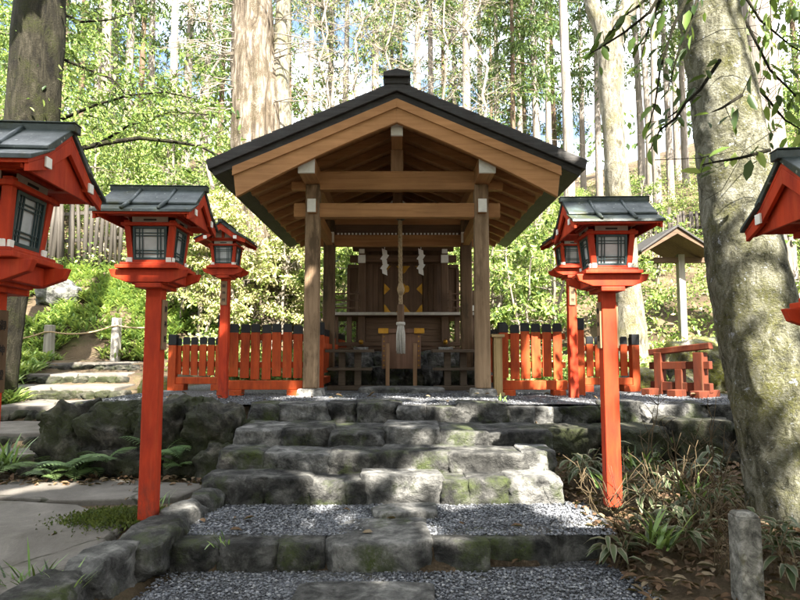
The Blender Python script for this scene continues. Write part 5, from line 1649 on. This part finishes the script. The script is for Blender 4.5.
# bare pale trees
def make_bare(seed, h):
    rd = random.Random(seed)
    o = empty('sparse_tree', (0, 0, 0), 'x', 'tree', 'pale sparse trees behind the hall')
    mb = MB()
    p = limb(mb, (0, 0, -.5), (rd.uniform(-.6, .6), rd.uniform(-.3, .3), h), .085, .02, .025, 12, 8, seed=seed)
    tips_ = []
    for k in range(44):
        q_ = p[rd.randint(3, 11)]; a = rd.uniform(0, 6.28); L_ = rd.uniform(.8, 2.4)
        b = limb(mb, q_, q_ + Vector((math.cos(a) * L_, math.sin(a) * L_ * .7, rd.uniform(.0, .8) * L_)), .018, .005, .10, 6, 5, seed=k)
        tips_ += [tuple(b[-1]), tuple(b[4])]
        for j in range(8):
            c = b[rd.randint(2, 6)]
            limb(mb, c, c + Vector((rd.uniform(-.7, .7), rd.uniform(-.5, .5), rd.uniform(-.3, .6))), .007, .003, .1, 3, 4, seed=k * 9 + j)
    mb.build('trunk', M['bark_twig'], o, smooth=True)
    leaves_obj('crown', clump_leaves(tips_, [.42] * len(tips_), 7, .10, np.random.default_rng(seed), flat=.8), [M['leafB'], M['strawA']], [.6, .4], o)
    return o
bares = [make_bare(41, 10), make_bare(42, 12)]
for i, (x, y, v, sc) in enumerate(((-2.3, 18.5, 0, 1.0), (-.6, 20, 1, 1.0), (1.3, 19.2, 0, 1.1), (-5.6, 18, 1, .9), (-1.4, 24, 0, 1.3), (2.9, 24, 1, 1.2), (-3.0, 21, 1, 1.1), (.6, 26, 0, 1.4))):
    o = bares[v] if i < 2 else copy_tree(bares[v])
    o.location = (x, y, hz(x, y)); o.rotation_euler = (0, 0, i * 1.3); o.scale = (sc, sc, sc); o['label'] = 'pale sparsely leaved tree with thin branches above the hall roof'

# the far wood closing the hillside: one mass
r = np.random.default_rng(61)
cs, rs = [], []
for _ in range(900):
    x = r.uniform(-60, 60); y = r.uniform(48, 78)
    top = 11 if x < 8 * y / 50 - 3 else 7
    if x > -6 and r.random() < .9: continue
    cs.append((x, y, hz(x, y) + r.uniform(0, top))); rs.append(r.uniform(1.0, 2.2))
setp(leaves_obj('far_wood', clump_leaves(cs, rs, 34, .8, r, flat=1.1, droop=.5, aspect=.4), [M['cedA'], M['cedB'], M['leafC']], [.45, .35, .2], None, r), kind='stuff')

# ------------------------------------------------------------------ ground plants
def blades(name, spots, per, length, mats, wts, seed, width=.03, arch=.6, kind='stuff'):
    """arching strap leaves, three segments each"""
    r = np.random.default_rng(seed)
    n = len(spots) * per
    base = np.repeat(np.array(spots), per, 0) + np.concatenate([r.normal(size=(n, 2)) * .05, np.zeros((n, 1))], 1)
    a = r.uniform(0, 2 * math.pi, n); d = np.stack([np.cos(a), np.sin(a), np.zeros(n)], 1); s = np.stack([-np.sin(a), np.cos(a), np.zeros(n)], 1)
    L_ = length * r.uniform(.55, 1.25, n); h = r.uniform(.35, 1.0, n)
    V = []
    for u, w in ((0, .5), (.33, 1.0), (.66, .8), (1.0, .04)):
        out = L_ * (u * (1 - h * .35)) * .8; up = L_ * h * (u * 1.1 - arch * u * u)
        p = base + d * out[:, None]; p[:, 2] += up
        ww = (width * w * r.uniform(.9, 1.1, n))[:, None]
        V += [p - s * ww, p + s * ww]
    V = np.stack(V, 1).reshape(-1, 3)
    b = np.arange(n)[:, None] * 8
    F = np.concatenate([b + [0, 1, 3, 2], b + [2, 3, 5, 4], b + [4, 5, 7, 6]], 1).reshape(-1, 4)
    mi = np.repeat(r.choice(len(mats), size=n, p=wts), 3)
    o = np_mesh(name, V, F, mats, mi, smooth=True)
    if kind: setp(o, kind=kind)
    return o
r = np.random.default_rng(71)
sp = []
while len(sp) < 3600:
    x, y = r.uniform(-15, -3.6), r.uniform(7.0, 18.2)
    lim = np.interp(y, [6, 9, 10, 11.5, 12.9, 13.25, 13.4], [-5.7, -5.6, -6.5, -6.9, -7.3, -7.3, -3.6])
    if x > lim: continue
    if y < 11 and x < -9: continue
    if noise.noise(Vector((x * .7, y * .7, 2))) < -.28: continue
    sp.append((x, y, hz(x, y)))
blades('strap_leaf_ground_cover', sp, 13, .46, [M['bladeA'], M['bladeB']], [.55, .45], 72, .022)
# low leafy undergrowth behind the fences and over the slopes
cs, rs = [], []
for _ in range(1500):
    x, y = r.uniform(-16, 16), r.uniform(12.6, 30)
    if -1.6 < x < 1.8 and y < 15: continue
    if x < -5 and y < 17: continue
    cs.append((x, y, hz(x, y) + r.uniform(.05, .45))); rs.append(r.uniform(.25, .6))
for _ in range(900):
    x, y = r.uniform(-6, 26), r.uniform(24, 46)
    cs.append((x, y, hz(x, y) + r.uniform(.05, .9))); rs.append(r.uniform(.4, 1.0))
for _ in range(260):
    x, y = r.uniform(2.2, 9), r.uniform(10.6, 14)
    cs.append((x, y, hz(x, y) + r.uniform(.05, .35))); rs.append(r.uniform(.2, .4))
for _ in range(120):
    x, y = r.uniform(-4.2, -1.4), r.uniform(11.5, 14)
    cs.append((x, y, hz(x, y) + r.uniform(.05, .5))); rs.append(r.uniform(.2, .45))
setp(leaves_obj('undergrowth', clump_leaves(cs, rs, 60, .11, r, flat=.7, droop=.1, aspect=.5), [M['leafA'], M['leafB'], M['leafC'], M['strawA']], [.34, .38, .08, .20], None, r), kind='stuff')

# fallen leaves on the banks
n = 4500
xy = np.stack([r.uniform(1.35, 4.5, n), r.uniform(3.0, 6.6, n)], 1)
xy2 = np.stack([r.uniform(-3.9, -1.5, 500), r.uniform(5.45, 6.0, 500)], 1)
xy = np.concatenate([xy, xy2, np.stack([r.uniform(-4.5, 4.2, 160), r.uniform(3, 8, 160)], 1)])
zz = np.array([hz(a, b) for a, b in xy]) + r.uniform(.005, .05, len(xy))
zz[-160:] += .03
pos = np.concatenate([xy, zz[:, None]], 1)
ax = rnd_unit(len(pos), r); ax[:, 2] *= .25; nn = rnd_unit(len(pos), r) * .4; nn[:, 2] += 1
Ln = r.uniform(.035, .10, len(pos))
setp(leaves_obj('fallen_leaves', (pos, ax, nn, Ln, Ln * .5), [M['litter'], M['litter2']], [.8, .2], None, r, lens=True), kind='stuff')
# moss cushions at the lantern foot and on kerb ends
def moss_patch(name, cx, cy, sx, sy, n, seed):
    r = np.random.default_rng(seed)
    p = r.normal(size=(n, 2)) * .45
    pos = np.stack([cx + p[:, 0] * sx, cy + p[:, 1] * sy, np.zeros(n)], 1)
    pos[:, 2] = .41 + .03 * np.exp(-(p ** 2).sum(1))
    ax = rnd_unit(n, r); ax[:, 2] = np.abs(ax[:, 2]) + .4; nn = rnd_unit(n, r)
    Ln = r.uniform(.015, .035, n)
    setp(leaves_obj(name, (pos, ax, nn, Ln, Ln * .5), [M['moss'], M['leafC']], [.85, .15], None, r), kind='stuff')
moss_patch('moss', -2.02, 4.42, .36, .26, 5000, 81)

# ferns along the wall
def fern(x, y, z, n_fr, L_, seed, label):
    r = np.random.default_rng(seed)
    P, A, N, Ln = [], [], [], []
    mb = MB()
    for k in range(n_fr):
        a = r.uniform(3.4, 6.0) if k % 4 else r.uniform(0, 6.28); el = r.uniform(.75, 1.25); l = L_ * r.uniform(.7, 1.15)
        d = np.array([math.cos(a), math.sin(a), 0]); s = np.array([-math.sin(a), math.cos(a), 0])
        pts = []
        for i in range(15):
            u = i / 14
            p = np.array([x, y, z]) + d * l * u * .9 + np.array([0, 0, 1]) * l * (el * u - .75 * u * u)
            pts.append(Vector(p))
            if i > 2:
                for sg in (-1, 1):
                    P.append(p); A.append(s * sg + d * .45 + np.array([0, 0, -.12])); N.append(np.array([0, 0, 1]) + d * .3); Ln.append(l * .34 * math.sin(math.pi * (u * .86 + .12)) + .012)
        mb.tube(pts, [.004 * (1 - .7 * i / 14) for i in range(15)], 4)
    o = mb.build('fern', M['fern'])
    setp(o, label, 'fern', 'ferns along the mossy wall')
    Ln = np.array(Ln)
    leaves_obj('fronds', (np.array(P), np.array(A), np.array(N), Ln, Ln * .2), [M['fern']], [1.0], o, r, fold=.1)
for i, (px_, py_, z, n, L_, lab) in enumerate(((95, 468, .44, 11, .44, 'broad fern left in front of the mossy wall'), (70, 455, .46, 9, .40, 'fern at the left end of the mossy wall'), (135, 452, .55, 8, .38, 'fern growing in the middle of the mossy wall'),
                                  (182, 448, .6, 8, .36, 'fern just left of the red lantern post, high on the wall'), (48, 478, .44, 6, .30, 'small fern at far left near the path steps'), (205, 455, .5, 6, .26, 'small fern beside the left end of the stone steps'))):
    p = G(px_, py_, z)
    fern(p.x, min(p.y, 5.85), z, n, L_, 90 + i, lab)

# variegated bamboo grass on the right bank
def sasa(x, y, z, n, h, seed, label):
    r = np.random.default_rng(seed)
    mb = MB(); V, F, MI = [], [], []
    for k in range(n):
        a = r.uniform(0, 6.28); l = h * r.uniform(.5, 1.1)
        top = np.array([x + math.cos(a) * .5 * l, y + math.sin(a) * .5 * l, z + l])
        b0 = np.array([x + r.normal() * .06, y + r.normal() * .06, z])
        mid = (b0 + top) / 2 + [0, 0, .08 * l]
        mb.tube([Vector(b0), Vector(mid), Vector(top)], [.004, .0035, .002], 4)
        for j in range(r.integers(4, 7)):
            u = r.uniform(.35, 1.0); p = b0 * (1 - u) + top * u + [0, 0, .05 * l * math.sin(3.1 * u)]
            a2 = a + r.uniform(-1.5, 1.5); d = np.array([math.cos(a2), math.sin(a2), r.uniform(-.5, .35)]); d /= np.linalg.norm(d)
            s = np.cross(d, [0, 0, 1]); s /= np.linalg.norm(s); up = np.cross(s, d)
            L_ = r.uniform(.10, .18); w = L_ * .15
            n0 = len(V)
            for u2, wf, dz in ((0, .25, 0), (.3, 1.0, .01), (.65, .85, 0), (1.0, .03, -.03)):
                c = p + d * L_ * u2 + up * dz
                for e in (-1, -.68, .68, 1): V.append(c + s * w * wf * e + up * (.01 * abs(e) * wf))
            for q_ in range(3):
                for e in range(3):
                    F.append((n0 + q_ * 4 + e, n0 + q_ * 4 + e + 1, n0 + q_ * 4 + 5 + e, n0 + q_ * 4 + 4 + e)); MI.append(1 if e == 1 else 0)
    o = mb.build('bamboo_grass', M['stalk'])
    setp(o, label, 'bamboo grass', 'pale edged bamboo grass clumps on the right bank')
    np_mesh('leaves', np.array(V), np.array(F), [M['sasa_out'], M['sasa_in']], np.array(MI), o, smooth=True)
for i, (px_, py_, z, n, h, lab) in enumerate(((583, 480, .50, 10, .36, 'sunlit pale clump against the right end of the lowest step'), (598, 470, .54, 8, .34, 'clump between lowest step end and the sunlit red post'), (640, 500, .46, 9, .30, 'clump close behind the sunlit red post on its right'),
                               (665, 480, .52, 9, .30, 'clump midway between red post and great trunk'), (700, 470, .54, 9, .34, 'clump leaning on the great trunk foot'), (650, 530, .42, 9, .26, 'low clump in front of the sunlit red post'),
                               (690, 540, .40, 8, .26, 'low clump left of the concrete marker post'), (620, 540, .38, 7, .22, 'smallest clump beside the kerb end'), (720, 500, .48, 8, .30, 'clump between marker post and great trunk'), (775, 540, .42, 7, .30, 'clump at right edge beside the marker post'),
                               (675, 510, .46, 8, .28, 'dense middle clump of the bank'), (790, 575, .32, 7, .30, 'clump in the lower right corner'))):
    p = G(px_, py_, z)
    sasa(p.x, p.y, hz(p.x, p.y), n, h, 120 + i, 'bamboo grass ' + lab)
# dry stalks
def stalks(px0, py0, z, tips, label, seed):
    p = G(px0, py0, z); rd = random.Random(seed)
    mb = MB()
    for (tx, ty, dY) in tips:
        e = W(tx, ty, p.y + dY)
        q_ = limb(mb, (p.x + rd.uniform(-.05, .05), p.y, hz(p.x, p.y) - .03), e,   .0035 if len(tips) > 6 else .008, .002, .06, 8, 5, seed=seed + tx)
        for j in range(3):
            c = q_[rd.randint(4, 7)]
            limb(mb, c, c + Vector((rd.uniform(-.14, .14), rd.uniform(-.08, .08), rd.uniform(.04, .16))), .004, .002, .1, 3, 4, seed=seed + j + tx)
    setp(mb.build('dry_stalks', M['stalk'], smooth=True), label, 'dry stalks', 'bare dry stalks on the right bank')
stalks(682, 500, .48, [(672, 430, 0), (690, 445, .1), (668, 442, -.1), (698, 440, 0)], 'yellowish forked dry stalks standing behind the sunlit red post', 5)
stalks(715, 480, .5, [(708, 395, -.2), (725, 425, 0), (735, 440, .1), (716, 400, 0)], 'tall pale dry twig leaning in front of the great trunk', 9)
for k, (a, b, lab) in enumerate(((630, 520, 'tangled brown twigs close in front of the sunlit red post'), (660, 515, 'tangled brown twigs among the middle bamboo grass'), (700, 515, 'tangled brown twigs between middle clump and marker post'), (680, 470, 'dense dry twigs against the lower tier of the right wall'), (600, 500, 'short dry twigs at the end of the lowest step'), (720, 540, 'dry twigs rising beside the marker post'))):
    rd_ = random.Random(200 + k)
    stalks(a, b, .48, [(int(a + rd_.uniform(-30, 30)), int(b - rd_.uniform(18, 60)), rd_.uniform(-.2, .2)) for _ in range(7)], lab, 300 + 50 * k)
stalks(650, 470, .55, [(655, 405, 0), (662, 380, 0), (640, 430, .1)], 'thin straw stems rising before the low red stand', 14)
# grass tuft in the lower left corner and weeds at the kerb
def tuft(px_, py_, z, n, h, label, seed, width=.006):
    p = G(px_, py_, z)
    o = blades('grass_tuft', [(p.x, p.y, z)], n, h, [M['bladeA'], M['leafC']], [.6, .4], seed, width, .35, kind=None)
    setp(o, label, 'grass', 'grass tufts among the stones')
tuft(28, 592, .32, 40, .30, 'grass tuft in the lower left corner on the paving', 151)
tuft(65, 604, .30, 26, .28, 'thin grass tuft right of the corner tuft', 152)
tuft(158, 508, .42, 16, .20, 'slender weed beside the left red post foot', 153)
tuft(222, 545, .40, 12, .10, 'tiny weed on a kerb block at left', 154)
tuft(545, 480, .50, 18, .14, 'weed sprouting from the right end of the lowest step', 155)
tuft(500, 402, 1.03, 16, .13, 'small weed at the court edge before the right hall post', 156)
tuft(5, 470, .5, 50, .4, 'grass clump at the left edge by the path steps', 157, .012)
tuft(640, 470, .55, 40, .32, 'green grass clump behind the sunlit red post', 158, .01)
tuft(690, 500, .48, 40, .30, 'green grass clump below the great trunk', 159, .01)
tuft(660, 545, .40, 46, .26, 'green grass clump low on the bank, left of the marker post', 160, .012)
tuft(612, 490, .5, 34, .24, 'green grass clump at the foot of the sunlit red post', 161, .011)
tuft(675, 455, .56, 44, .30, 'green grass clump at the base of the right wall', 162, .012)
